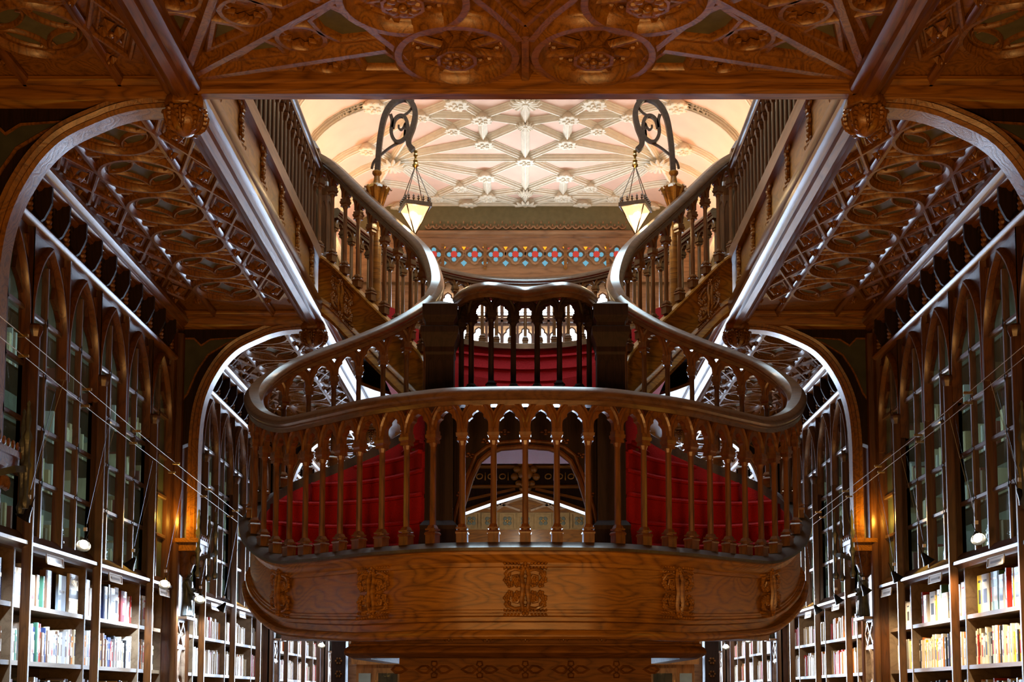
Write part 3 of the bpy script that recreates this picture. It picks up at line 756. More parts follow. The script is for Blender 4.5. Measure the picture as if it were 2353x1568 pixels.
# ------------------------------------------------------------------ upper floor slab and gallery fronts
for sname, S in SIDES:
    side(MB().box(-3.5, -2.10, -1, YEND, 5.62, 5.80), S).build('floor_upper_' + sname, W_DARK, None, kind='structure')
MB().box(-2.10, 2.10, -1, 7.42, 5.60, 5.80).build('floor_upper_front', W_DARK, None, kind='structure')
BACKP = [(-2.12,13.9),(-1.72,14.72),(-1.28,15.08),(-.93,15.32),(-.50,15.52),(0,15.60),(.50,15.52),(.93,15.32),(1.28,15.08),(1.72,14.72),(2.12,13.9)]
bp = [(p.x, p.y) for p in catmull([(x, y, 0) for x, y in BACKP], 5)]
MB().plate([(x, y+.06) for x, y in bp] + [(2.12, YEND), (-2.12, YEND)], [], 5.50, 5.85, lambda u, v, w: (u, v, w)).build('floor_upper_back', W_DARK, None, kind='structure')
MB().plate([(x, y+.75) for x, y in bp] + [(2.12, 19.0), (-2.12, 19.0)], [], 5.24, 5.28, lambda u, v, w: (u, v, w)).build('ceiling_back', W_MAIN, None, kind='structure')

BALM = MB()
def sq(mb, z0, z1, r0, r1, n=4): mb.lathe(0, 0, [(r0*(1.414 if n == 4 else 1.08), z0), (r1*(1.414 if n == 4 else 1.08), z1)], n, PI/n)
for z0, z1, a, b, n in ((0,.060,.035,.035,4),(.060,.068,.039,.041,4),(.068,.080,.041,.033,4),(.080,.088,.029,.029,8),(.088,.098,.036,.036,4),(.098,.120,.029,.020,4),
                        (.120,.60,.020,.0185,8),(.60,.625,.0185,.026,8),(.625,.64,.033,.033,4),(.64,.655,.028,.035,4),(.655,.675,.038,.040,4),(.675,.70,.034,.034,4)):
    sq(BALM, z0, z1, a, b, n)
BALM.flutes = None
BALO = BALM.build('baluster', W_STAIR, None, False); PROTO.append(BALO)
BALM2 = MB()
for z0, z1, a, b, n in ((0,.05,.028,.028,4),(.05,.06,.032,.032,4),(.06,.08,.026,.016,4),(.08,.58,.016,.015,8),(.58,.62,.016,.026,4),(.62,.65,.03,.03,4)): sq(BALM2, z0, z1, a, b, n)
BALO2 = BALM2.build('baluster', W_Z, None, False); PROTO.append(BALO2)
BALD = BALM.build('baluster', W_DARK, None, False); PROTO.append(BALD)

RAILP = [(-.038,.0),(-.066,-.028),(-.074,-.045),(-.074,-.062),(-.060,-.075),(-.062,-.085),(-.048,-.092),(-.045,-.118),(.045,-.118),(.048,-.092),(.062,-.085),(.060,-.075),(.074,-.062),(.074,-.045),(.066,-.028),(.038,.0)]
def balustrade(root, path, d0, d1, n, H, balo, bmat, rmat, arch=True, zs=1., ends=(True, True), rise=None, hcap=None, posts=True):
    """balusters, pointed interlaced arches and a handrail along a path whose z is the curb"""
    step = (d1-d0)/n
    hcap = hcap or .66
    for i in range(n+1):
        if (i == 0 and not ends[0]) or (i == n and not ends[1]): continue
        d = d0+step*i; p = path.at(d); t = path.tan(d)
        dup(balo, root, (p.x, p.y, p.z), math.atan2(t.y, t.x), (1, 1, zs))
    if arch:
        top = H-.105
        for i in range(n):
            d = d0+step*i; mp_ = path.map(d); mb = MB(); g = .034
            hole = lancet(g, step-g, hcap*1.0, hcap+.03, top-.045, 8, .24)
            outer = [(0, hcap), (0, top-.055), (.018, top-.02), (.03, top), (step-.03, top), (step-.018, top-.02), (step, top-.055), (step, hcap)]
            mb.plate(outer[::-1] if False else [(g, hcap)] + hole[1:-1] + [(step-g, hcap), (step, hcap)] + [(step, top-.055), (step-.02, top-.02), (step-.035, top), (.035, top), (.02, top-.02), (0, top-.055), (0, hcap)], [], -.022, .022, mp_)
            for q in (0, 1):
                L = lancet(.000, step, hcap, hcap+.015, top+.03, 7)
                h = len(L)//2
                seg = L[:h+2] if q == 0 else L[h-1:]
                for w in (.022, -.022):
                    mb.sweep([mp_(u, v, w) for u, v in seg], [(-.012,-.008),(-.012,.006),(0,.015),(.012,.006),(.012,-.008)], up=tuple(path.nrm(d+step/2)*(1 if w > 0 else -1)), mit=False)
            mb.build('arch', bmat, root)
    MB().sweep(path.pts(d0, d1, .05, 0, H), RAILP).build('handrail', rmat, root, True)

for sname, S in SIDES:
    gp = Path([(-2.02*S, 7.62, 5.85), (-2.02*S, 9.8, 5.85), (-2.02*S, 12.14, 5.85)] if True else [], 6)
    if S == 1: gp = Path([(-2.02, 12.14, 5.85), (-2.02, 9.8, 5.85), (-2.02, 7.62, 5.85)], 6)
    r = thing('gallery_balustrade', (-2.02*S, 9.9, 5.85), f'dark oak balustrade of the {sname} upper gallery, rising over its carved front', 'balustrade', None)
    balustrade(r, gp, .05, gp.L-.05, 26, .87, BALO2, W_Z, W_RAIL, True, .97, hcap=.64)
    MB().sweep(gp.pts(0, gp.L, 1, 0, 0), [(-.07,-.03),(-.07,.01),(-.05,.025),(.05,.025),(.07,.01),(.07,-.03)]).build('curb', W_Y, r, True)
    f = thing('carved_parapet', (-2.0*S, 10, 5.3), f'carved oak front of the {sname} upper gallery, below its balustrade', 'parapet')
    side(MB().box(-2.075, -2.0, 7.6, 13.0, 5.33, 5.78), S).build('front_panel', W_PANEL, f)
    side(MB().sweep([(-2.0, 7.6, 5.83), (-2.0, 13.0, 5.83)], [(.0,-.10),(-.02,-.08),(-.035,-.05),(-.06,-.04),(-.075,0),(.05,0),(.05,-.10)]), S).build('top_moulding', W_Y, f, True)
    side(MB().sweep([(-2.0, 7.6, 5.36), (-2.0, 13.0, 5.36)], [(.02,-.03),(-.03,-.03),(-.045,-.01),(-.03,.01),(-.015,.03),(.02,.03)]), S).build('bottom_moulding', W_Y, f, True)
    for i in range(7):
        y = 8.05 + .75*i; mb = MB()
        for z in [5.40+.035*j for j in range(11)]:
            mb.blob((-1.985, y+.012*math.sin(z*60), z), (.022,.03+.012*math.cos(z*37),.024), 6, 4)
        for q in (-1, 1):
            for zz in (5.43, 5.72): mb.blob((-1.985, y+q*.055, zz), (.016,.04,.022), 6, 4); mb.blob((-1.98, y+q*.085, zz+.02), (.014,.018,.018), 6, 4)
        side(mb, S).build('carved_bracket', W_MAIN, f, True)
    # newels of the gallery at the head of the stair
    def newel8(x, y, z0, h, r, nm, lab):
        m = MB(); m.lathe(x, y, [(r*1.25,z0),(r*1.25,z0+.12*h),(r,z0+.16*h),(r,z0+.70*h),(r*1.2,z0+.74*h),(r*1.35,z0+.78*h),(r*1.15,z0+.81*h),(r,z0+.83*h),(r*1.1,z0+.92*h),(r*.6,z0+.98*h),(.01,z0+h)], 8, PI/8)
        rt = thing(nm, (x, y, z0), lab, 'newel post'); m.build('shaft', W_Z, rt)
        m = MB()
        for i in range(8):
            a = 2*PI*i/8 + PI/8 + PI/8; c, s_ = math.cos(a), math.sin(a); rr = r*.935
            m.sweep([(x+c*rr-s_*u, y+s_*rr+c*u, z0+v) for u, v in lancet(-.03, .03, .2*h, .55*h, .66*h, 5)], [(-.005,-.004),(-.005,.006),(.005,.006),(.005,-.004)], up=(c, s_, 0))
        m.build('panel_moulding', W_Z, rt); return rt
    newel8(-2.0*S, 12.62, 5.80, 1.08, .075, 'gallery_newel', f'octagonal carved newel post at the head of the {sname} flight, nearer the camera')
    newel8(-2.27*S, 13.2, 5.80, 1.62, .12, 'gallery_newel', f'tall dark octagonal newel post behind the head of the {sname} flight')

# ------------------------------------------------------------------ staircase
HALF = [(0,8.33,2.575),(-.30,8.345,2.575),(-.58,8.40,2.575),(-1.03,8.66,2.575),(-1.30,8.90,2.575),(-1.52,9.12,2.58),(-1.74,9.36,2.60),(-1.94,9.62,2.70),(-2.06,9.82,2.83),(-2.115,10.02,2.985),(-2.06,10.22,3.14),(-1.93,10.36,3.27),
        (-1.75,10.44,3.37),(-1.46,10.53,3.51),(-1.15,10.63,3.68),(-.90,10.77,3.89),(-.80,10.95,4.09),(-.785,11.15,4.28),(-.86,11.36,4.55),(-.98,11.50,4.74),(-1.24,11.70,5.03),(-1.54,11.90,5.37),(-1.82,12.08,5.69),(-2.0,12.19,5.84)]
FULL = [(-x, y, z) for x, y, z in HALF[::-1]][:-1] + HALF       # right gallery -> front -> left gallery
PT = Path(FULL, 6); MID = PT.L/2
def dist_at(x, y):
    b = min(range(len(PT.p)), key=lambda i: (PT.p[i].x-x)**2 + (PT.p[i].y-y)**2); return PT.c[b]
D_N = dist_at(-.80, 10.95)          # where the lower flight ends behind the left newel
DL = D_N - MID
stair = thing('staircase', (0, 9.5, 0), 'dark walnut double staircase with red carpet and a bowed landing', 'staircase')
# bowed outer string of the landing and lower flights
STR = [(.035,.0),(.085,-.030),(.085,-.045),(.06,-.055),(.05,-.058),(.05,-.075),(.035,-.09),(.03,-.105),(.012,-.125),(.012,-.15),(0,-.155),
       (0,-.425),(.012,-.43),(.012,-.445),(.02,-.45),(.02,-.465),(.035,-.475),(.035,-.500),(-.005,-.508),(-.005,-.552),(.048,-.56),(.06,-.58),(.06,-.60),(.045,-.615),(-.02,-.615),(-.04,-.60),(-.04,0)]
def string_sweep(d0, d1, prof, mat_, name, par, step=.05, bot=None):
    k = max(2, int((d1-d0)/step)); vs = []; n = len(prof)
    for i in range(k+1):
        d = d0+(d1-d0)*i/k; p = PT.at(d); nn = PT.nrm(d); e = 1.
        x = abs(p.x); lift = 0.
        if abs(d-MID) < 2.9: lift = .085*max(0, min(1, (abs(d-MID)-1.2)/1.3))   # the lower edge climbs towards the flights
        for a, b in prof:
            bb = b + lift*max(0, (-b-.15)/.465)
            vs.append((p.x+nn.x*a, p.y+nn.y*a, p.z+bb))
    fs = [(i*n+q, i*n+(q+1)%n, (i+1)*n+(q+1)%n, (i+1)*n+q) for i in range(k) for q in range(n)]
    fs += [tuple(range(n))[::-1], tuple(k*n+q for q in range(n))]
    return MB().add(vs, fs).build(name, mat_, par, True)
string_sweep(MID-DL, MID+DL, STR, W_PANEL, 'landing_front', stair)
string_sweep(MID-DL, MID+DL, [(-.05,.006),(.036,.006),(.094,-.034),(.094,-.052),(.05,-.056),(-.05,-.085)], W_LEDGE, 'ledge', stair)
for a_, b_ in ((MID+1.9, MID+DL), (MID-DL, MID-1.9)):
    string_sweep(a_, b_, [(-.052,-.07),(-.046,-.07),(-.046,-.55),(-.052,-.55)], CARPET, 'carpet_border', stair)
UP = [(.05,.0),(.055,-.02),(.04,-.04),(.03,-.05),(.01,-.07),(0,-.075),(0,-.41),(.015,-.42),(.03,-.45),(.02,-.47),(.035,-.50),(.05,-.54),(.04,-.58),(-.02,-.60),(-.04,-.60),(-.04,0)]
string_sweep(.02, MID-DL, UP, W_PANEL, 'upper_string', stair)
string_sweep(MID+DL, PT.L-.02, UP, W_PANEL, 'upper_string', stair)
# carved acanthus cartouches on the string
def cartouche(W=.25, H=.345):
    """(list of builders) in local u (-W/2..W/2), v (0 top .. -H)"""
    def f(mp_):
        mb = MB()
        T = lambda pts, rs: mb.taper([mp_(u*1.1, v, w) for u, v, w in pts], [r*1.1 for r in rs], 6, up=(.25,1,.3))
        for sx_ in (-1, 1):
            T([(sx_*.008, -.02, .02), (sx_*.022, -.09, .03), (sx_*.012, -H/2, .034), (sx_*.022, -H+.09, .03), (sx_*.008, -H+.02, .02)], [.010,.014,.016,.014,.010])
            for sv in (0, 1):
                Y = (lambda y: y if not sv else -H - y)
                for kx in range(5):       # leafy end garland
                    u = sx_*(.025+.022*kx)
                    mb.leafpad([(u, Y(-.016)), (u+sx_*.016, Y(.010)), (u+sx_*.034, Y(-.004)), (u+sx_*.020, Y(-.022))], .026, mp_)
                    mb.leafpad([(u, Y(-.022)), (u+sx_*.030, Y(-.030)), (u+sx_*.024, Y(-.050)), (u+sx_*.004, Y(-.038))], .024, mp_)
                T([(sx_*.02, Y(-.055), .012), (sx_*.06, Y(-.045), .026), (sx_*.095, Y(-.06), .024), (sx_*.112, Y(-.09), .016), (sx_*.10, Y(-.115), .012)], [.008,.010,.010,.008,.006])
                T([(sx_*.022, Y(-.13), .014), (sx_*.045, Y(-.085), .026), (sx_*.07, Y(-.09), .022), (sx_*.075, Y(-.125), .014)], [.007,.009,.008,.005])
                for (fu, fv) in ((.112, -.075), (.062, -.112), (.118, -.115), (.098, -.142), (.050, -.140)):
                    for q in range(5):
                        a = 2*PI*q/5; p = mp_(sx_*fu + .014*math.cos(a), Y(fv) + .014*math.sin(a), .016); mb.blob(p, .0115, 6, 4)
                    mb.blob(mp_(sx_*fu, Y(fv), .020), .007, 5, 3)
        for v0 in (-.03, -H+.03):
            for q in range(5):
                a = 2*PI*q/5 + PI/2; mb.blob(mp_(.019*math.cos(a), v0+.019*math.sin(a), .028), .013, 6, 4)
            mb.blob(mp_(0, v0, .036), .011, 6, 4)
        for i in range(8):
            v = -.075 - i*(H-.15)/7; 
            for sx_ in (-1, 1): mb.leafpad([(0, v), (sx_*.012, v+.008), (sx_*.026, v+.016), (sx_*.02, v-.002), (sx_*.008, v-.010)], .036, mp_)
        return mb
    return f
CT = cartouche()
for s_ in (-3.15, -2.13, -1.075, 0, 1.075, 2.13, 3.15):
    d = MID - s_; lift = .085*max(0, min(1, (abs(s_)-1.2)/1.3))*.5
    CT(lambda u, v, w, d=d, lift=lift: (lambda q, nn: (q.x+nn.x*(w+.004), q.y+nn.y*(w+.004), q.z + v - .122 + lift))(PT.at(d+u), PT.nrm(d+u))).build('carved_cartouche', W_PANEL, stair, True)
for d in (PT.L-.33, .33):
    CT(lambda u, v, w, d=d: (lambda q, nn: (q.x+nn.x*(w+.004), q.y+nn.y*(w+.004), q.z + v*1.1 - .06))(PT.at(d+u), PT.nrm(d+u))).build('carved_cartouche', W_MAIN, stair, True)
# landing floor and its underside
half_in = [tuple(PT.at(d)+PT.nrm(d)*(-.03)) for d in [MID + DL*i/40 for i in range(41)]]
def left_poly(y_from): return [(x, y) for x, y, z in half_in]
fl = [(x, y) for x, y, z in half_in if y < 9.9]
MB().plate([(x, y) for x, y in fl] + [(-.6, 9.95), (.6, 9.95)] + [(-x, y) for x, y in fl[::-1]][:-1], [], 2.44, 2.50, lambda u, v, w: (u, v, w)).build('landing_carpet', CARPET, stair)
so = [(x*.97, y) for x, y, z in half_in if y < 9.6]
MB().plate([(x, y) for x, y in so] + [(-.9, 9.7), (.9, 9.7)] + [(-x, y) for x, y in so[::-1]][:-1], [], 2.00, 2.04, lambda u, v, w: (u, v, w)).build('landing_soffit', W_X, stair)
# winding steps of the lower flights
NOS = [(2.75, [(-.78,9.80),(-1.3,9.95),(-1.75,9.78),(-1.84,9.62)]),
       (2.92, [(-.78,9.76),(-1.20,10.0),(-1.575,10.05),(-1.97,9.79)]),
       (3.12, [(-.765,9.70),(-1.15,10.02),(-1.62,10.20),(-1.93,10.10)]),
       (3.30, [(-.76,9.70),(-1.05,10.06),(-1.36,10.30),(-1.71,10.36)]),
       (3.45, [(-.78,9.73),(-.99,10.08),(-1.36,10.42)]),
       (3.60, [(-.80,10.10),(-.93,10.42),(-.99,10.60)])]
for _, S in SIDES:
    for k, (z, pts) in enumerate(NOS):
        c = [(p.x, p.y) for p in catmull([(x, y, 0) for x, y in pts], 5)]
        ex, ey = c[-1]
        # the string from the nosing's outer end round to the newel side
        ds = min(range(len(half_in)), key=lambda i: (half_in[i][0]-ex)**2+(half_in[i][1]-ey)**2)
        tail = [(x+.0, y) for x, y, zz in half_in[ds+1:] if y < 10.80]
        poly = c + tail + [(-.62, 10.8), (-.62, c[0][1])]
        mb = MB().plate(poly, [], z-.22, z-.012, lambda u, v, w: (u, v, w))
        poly2 = [(x+.0, y-.0) for x, y in c] 
        nr = []
        for i, (x, y) in enumerate(c):
            a, b = c[max(i-1,0)], c[min(i+1,len(c)-1)]; t = Vector((b[0]-a[0], b[1]-a[1])).normalized(); nr.append((x - t.y*.030, y + t.x*.030))
        mb.sweep([((x+p)/2, (y+q)/2, z-.012) for (x, y), (p, q) in zip(c, nr)], [(-.016,-.016),(-.020,0),(-.014,.014),(.02,.014),(.02,-.016)])
        side(mb, S).build('step', CARPET, stair)
        if z > 3.5: pass
    # platform behind the newel and the start of the upper flight
    mb = MB().box(-.92, -.0, 10.1, 11.15, 3.60, 3.80); side(mb, S).build('platform', CARPET, stair)
    for k in range(6):
        d = MID + DL + .25 + k*.235; p = PT.at(d); z = p.z - .10; nn = PT.nrm(d); t = PT.tan(d); mb = MB()
        q0 = p - nn*.05; q1 = p - nn*.75; vs = []
        for q in (q0, q1):
            for e in (0, .30):
                r_ = q + t*e
                for zz in (z-.2, z): vs.append((r_.x, r_.y, zz))
        mb.add(vs, [(0,1,3,2),(4,6,7,5),(0,4,5,1),(2,3,7,6),(1,5,7,3),(0,2,6,4)])
        side(mb, S).build('step', CARPET, stair)
def ybk(x):
    for (a, b), (c_, d_) in zip(bp, bp[1:]):
        if a <= x <= c_: return b + (d_-b)*(x-a)/max(1e-6, c_-a)
    return bp[0][1]
MB().plate([(x, y+.02) for x, y in bp if abs(x) < 1.75] + [(x, y+.05) for x, y in bp[::-1] if abs(x) < 1.75], [], 5.45, 5.815, lambda u, v, w: (u, v, w)).build('carpet_riser', CARPET, stair)
# central shallow steps rising to the rear gallery
for z, y, w in ((3.98,10.45,.5),(4.17,11.15,.62),(4.34,11.8,.62),(4.51,12.4,.62),(4.68,13.0,.70),(4.85,13.6,.75),(5.02,14.2,.8),(5.19,14.85,.9),(5.36,15.38,1.25),(5.53,15.54,1.25),(5.70,15.62,1.25)):
    sag = .33*w*w
    c = [(x*w, y - sag*x*x) for x in [i/8-1 for i in range(17)]]
    if z > 5.3: c = [(x*1.6, ybk(x*1.6) - {5.36:.30, 5.53:.20, 5.70:.11}[z]) for x in [i/8-1 for i in range(17)]]; w = 1.6; y = 14.9
    mb = MB().plate(c + [(w, y+.75), (-w, y+.75)], [], z-.17, z-.012, lambda u, v, w_: (u, v, w_))
    mb.sweep([(x, yy-.014, z-.012) for x, yy in c], [(-.012,-.014),(-.016,0),(-.012,.012),(.02,.012),(.02,-.014)])
    mb.build('step', CARPET, stair)
for s_ in (-1, 1):
    MB().plate([(10.3,3.55),(10.3,4.0),(14.2,5.05),(15.6,5.8),(15.6,5.2),(13.5,4.5)], [], 0, .05, lambda u, v, w: (s_*(.86+w), u, v)).build('inner_string', W_STAIR, stair)
# newel posts
for _, S in SIDES:
    x0, y0 = -.645, 9.73; mb = MB()
    def sqz(prof, n=4): mb.lathe(x0, y0, [(r*1.414, z) for r, z in prof], n, PI/4)
    sqz([(.155,2.50),(.155,2.70),(.145,2.72),(.135,2.83),(.14,2.86),(.12,2.885),(.105,2.90),(.105,3.70),(.125,3.74),(.125,3.84),(.112,3.86),(.105,3.88),(.105,4.16),(.112,4.18),(.108,4.22),(.125,4.27),(.138,4.31),(.142,4.325),(.142,4.37),(.105,4.385),(.105,4.41),(.128,4.45),(.13,4.46),(.13,4.545),(.01,4.60)])
    side(mb, S).build('newel_post', W_DARK, stair)
    mb = MB()
    for i in (-1, 0, 1):
        L = lancet(x0+i*.062-.026, x0+i*.062+.026, 3.90, 4.08, 4.14, 5)
        mb.sweep([(u, y0-.106, v) for u, v in L], [(-.004,0),(-.004,.008),(.004,.008),(.004,0)], up=(0,-1,0))
        L = lancet(x0+i*.062-.026, x0+i*.062+.026, 2.95, 3.58, 3.66, 5)
        mb.sweep([(u, y0-.106, v) for u, v in L], [(-.004,0),(-.004,.008),(.004,.008),(.004,0)], up=(0,-1,0))
    side(mb, S).build('newel_panelling', W_DARK, stair)
# vaulted portal between the newels
op = [(-.515,2.50),(-.513,2.80),(-.475,3.02),(-.41,3.24),(-.347,3.375),(-.27,3.44),(-.185,3.474),(0,3.49)]
ring = op + [(-x, z) for x, z in op[::-1][1:]]
por = thing('portal_arch', (0, 9.75, 2.5), 'carved walnut arch spanning between the two tall newel posts under the upper landing', 'arch')
MB().plate(ring + [(.54, 2.5), (.54, 3.80), (-.54, 3.80), (-.54, 2.5)], [], 0, .08, lambda u, v, w: (u, 9.80+w, v)).build('spandrel', W_DARK, por)
for off, r in ((0, .022), (.045, .016)):
    pts = [(x*(1+off/.5), 9.80-.01, z+off*(1 if z > 3.3 else 0)) for x, z in ring]
    MB().tube(pts, r, 8, up=(0,-1,0)).build('arch_moulding', W_STAIR, por, True)
fm = MB()
for (x, z) in ((-.155,3.60),(.155,3.60),(-.30,3.53),(.30,3.53),(-.42,3.42),(.42,3.42),(-.465,3.27),(.465,3.27),(-.49,3.12),(.49,3.12)):
    for q in range(4):
        a = q*PI/2 + (0 if abs(x) < .2 else .5); fm.blob((x+.026*math.cos(a), 9.79, z+.016*math.sin(a)), (.017,.012,.010), 6, 4)
    fm.blob((x, 9.782, z), .008, 6, 4)
fm.build('carved_flowers', W_STAIR, por, True)
soff = MB(); n = len(ring)
vs = [(x, 9.88, z) for x, z in ring] + [(x*1.25, 10.5, z+.18) for x, z in ring]
soff.add(vs, [(i, i+1, n+i+1, n+i) for i in range(n-1)]).build('vault_soffit', W_STAIR, por, True)
MB().box(-.54, .54, 9.62, 9.90, 3.78, 3.84).build('guard_base', W_DARK, por)
# guard between the newels
GP = Path([(.53,9.98,3.84),(.44,9.74,3.84),(.29,9.60,3.84),(.12,9.68,3.84),(0,9.72,3.84),(-.12,9.68,3.84),(-.29,9.60,3.84),(-.44,9.74,3.84),(-.53,9.98,3.84)], 6)
GB = thing('guard_balustrade', (0, 9.7, 3.84), 'short dark balustrade with a humped handrail between the two newel posts', 'balustrade')
balustrade(GB, GP, .12, GP.L-.12, 7, .86, BALD, W_DARK, W_RAIL, True, .93, hcap=.63)
MB().sweep(GP.pts(0, GP.L, .05, 0, 0), [(-.05,-.02),(-.05,.004),(.05,.004),(.05,-.02)]).build('curb', W_DARK, GB)
# balustrades of the staircase
LB = thing('landing_balustrade', (0, 9.2, 2.6), 'curving walnut balustrade round the bowed landing and up both lower flights', 'balustrade')
n = int(round(2*(DL-.12)/.2045)); n += n % 2
balustrade(LB, PT, MID-DL+.12, MID+DL-.12, n, 1.02, BALO, W_STAIR, W_RAIL, True, 1.07, hcap=.74)
for sname, S in SIDES:
    UB = thing('flight_balustrade', (-1.4*S, 11.7, 5.0), f'walnut balustrade of the {sname} upper flight climbing to the gallery', 'balustrade')
    d0, d1 = (MID+DL-.12, PT.L-.02) if S == 1 else (.02, MID-DL+.12)
    balustrade(UB, PT, d0, d1, 12, 1.0, BALO, W_STAIR, W_RAIL, True, 1.05, hcap=.72)
BP = Path([(x, y, 5.86 + .10*max(0, abs(x)-.5)**2) for x, y in BACKP[::-1]], 6)
BB = thing('rear_balustrade', (0, 15.5, 5.86), 'concave walnut balustrade of the rear gallery behind the stair head', 'balustrade')
balustrade(BB, BP, .05, BP.L-.05, 32, .84, BALO, W_STAIR, W_RAIL, True, .93, hcap=.62)
MB().sweep(BP.pts(0, BP.L, .08, 0, 0), [(-.07,-.06),(-.07,0),(-.05,.015),(.05,.015),(.07,0),(.07,-.06)]).build('curb', W_RAIL, BB, True)
W_LOW = wood('oak_lower_body', (.09,.033,.0045), (.25,.10,.012), (.5,2,2), 2., 14., .62, .15, .0, .25)
# carved body of the first flight below the landing
MB().sweep([(-1.12,10.6,1.92),(-1.20,9.30,1.92),(-1.16,9.02,1.92),(-1.02,8.93,1.92),(1.02,8.93,1.92),(1.16,9.02,1.92),(1.20,9.30,1.92),(1.12,10.6,1.92)],
           [(.04,.09),(.04,.04),(.055,.035),(.055,.02),(.075,.01),(.09,-.015),(.085,-.03),(.05,-.045),(.02,-.06),(-.1,-.06),(-.1,.09)]).build('lower_band', W_LOW, stair, True)
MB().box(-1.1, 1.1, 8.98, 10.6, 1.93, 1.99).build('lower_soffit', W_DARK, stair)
MB().sweep([(-.885,10.6,0),(-.885,9.2,0),(.885,9.2,0),(.885,10.6,0)], [(-.03,0),(0,0),(0,1.88),(.02,1.90),(.05,1.93),(-.03,1.93)]).build('flight_body', W_LOW, stair)
MB().sweep([(-.9,9.19,1.66),(.9,9.19,1.66)], [(0,-.02),(.02,-.01),(.02,.01),(0,.02)]).build('body_moulding', W_X, stair, True)
mb = MB()
for i in range(7):
    cx, cz = -.96 + .32*i, 1.785
    m3 = lambda u, v, w: (u, 9.2-w, v)
    for q in (-1, 1):
        if abs(cx+q*.12) > .89: continue
        mb.leafpad([(cx+q*.012, cz), (cx+q*.045, cz+.032), (cx+q*.09, cz+.030), (cx+q*.138, cz), (cx+q*.09, cz-.030), (cx+q*.045, cz-.032)], .022, m3)
    if abs(cx) > .9: continue
    for q in (-1, 1):
        mb.leafpad([(cx, cz+q*.012), (cx+.026, cz+q*.03), (cx+.020, cz+q*.062), (cx-.020, cz+q*.062), (cx-.026, cz+q*.03)], .020, m3)
    mb.blob((cx, 9.185, cz), (.018,.018,.018), 8, 5)
mb.build('flower_frieze', W_LOW, stair, True)
mb = MB()
for i in range(-4, 5):
    cx = i*.26; m3 = lambda u, v, w: (u, 8.885-w, v)
    for q in (-1, 0, 1): mb.leafpad([(cx+q*.012, 2.0), (cx+q*.03+.012, 1.985), (cx+q*.022, 1.965), (cx+q*.03-.012, 1.985)], .012, m3)
mb.build('leaf_drops', W_PANEL, stair, True)
# ------------------------------------------------------------------ upper vault
def zv(x):
    a = abs(x)
    return 10.95 if a < 1.9 else 10.95 - 1.15*(1-math.sqrt(max(0, 1-((a-1.9)/1.62)**2)))
def vault(y0, y1, xs):
    mb = MB(); n = len(xs); vs = [(x, y, zv(x)) for y in (y0, y1) for x in xs] + [(x, y, zv(x)+.15) for y in (y0, y1) for x in xs]
    fs = [(i, i+1, n+i+1, n+i) for i in range(n-1)] + [(2*n+i, 3*n+i, 3*n+i+1, 2*n+i+1) for i in range(n-1)]
    return mb.add(vs, fs)
XS = [-3.52,-3.45,-3.3,-3.1,-2.85,-2.55,-2.2,-1.9]
XV = XS + [-1.5, 0, 1.5] + [-x for x in XS[::-1]]
vr = thing('ceiling', (0, 14, 9.8), kind='structure')
vault(14.0, 24.0, XV).build('vault_plaster', PINK, vr, True)
vault(-3, 8.5, XV).build('vault_plaster', PINK, vr, True)
vault(8.5, 14.0, XS + [-1.5]).build('vault_plaster', PINK, vr, True); vault(8.5, 14.0, [-x for x in (XS + [-1.5])[::-1]]).build('vault_plaster', PINK, vr, True)
VR = [(-.075,.04),(-.075,-.01),(-.058,-.02),(-.058,-.04),(-.036,-.05),(-.036,-.075),(-.016,-.085),(-.012,-.10),(.012,-.10),(.016,-.085),(.036,-.075),(.036,-.05),(.058,-.04),(.058,-.02),(.075,-.01),(.075,.04)]
def rib(a, b):
    pts = []
    for i in range(13):
        t = i/12; x = a[0]+(b[0]-a[0])*t; y = a[1]+(b[1]-a[1])*t; pts.append((x, y, zv(x)))
    k = 13 if max(abs(a[0]), abs(b[0])) > 1.9 else 2
    if k == 2: pts = [pts[0], pts[-1]]
    MB().sweep(pts, VR).build('rib', CREAM, vr)
BMB = MB(); BMB.lathe(0, 0, [(.10,.0),(.13,-.04),(.15,-.10),(.145,-.13),(.10,-.14)], 12)
for i in range(10):
    a = 2*PI*i/10; BMB.blob((.135*math.cos(a), .135*math.sin(a), -.12), (.042,.042,.022), 7, 4)
    if i % 2: BMB.blob((.072*math.cos(a), .072*math.sin(a), -.145), (.032,.032,.018), 7, 4)
BMB.blob((0,0,-.15), (.028,.028,.02), 8, 4)
BO = BMB.build('rib_boss', CREAM, None, True); PROTO.append(BO)
SMB = MB(); SMB.lathe(0, 0, [(.09,.0),(.12,-.07),(.10,-.10)], 12)
for i in range(14):
    a = 2*PI*i/14; SMB.taper([(.05*math.cos(a), .05*math.sin(a), -.11), (.15*math.cos(a), .15*math.sin(a), -.125), (.20*math.cos(a), .20*math.sin(a), -.10)], [.02,.028,.008], 6)
SMB.blob((0,0,-.12), (.05,.05,.03), 8, 4)
SO = SMB.build('star_boss', CREAM, None, True); PROTO.append(SO)
seen_b = set()
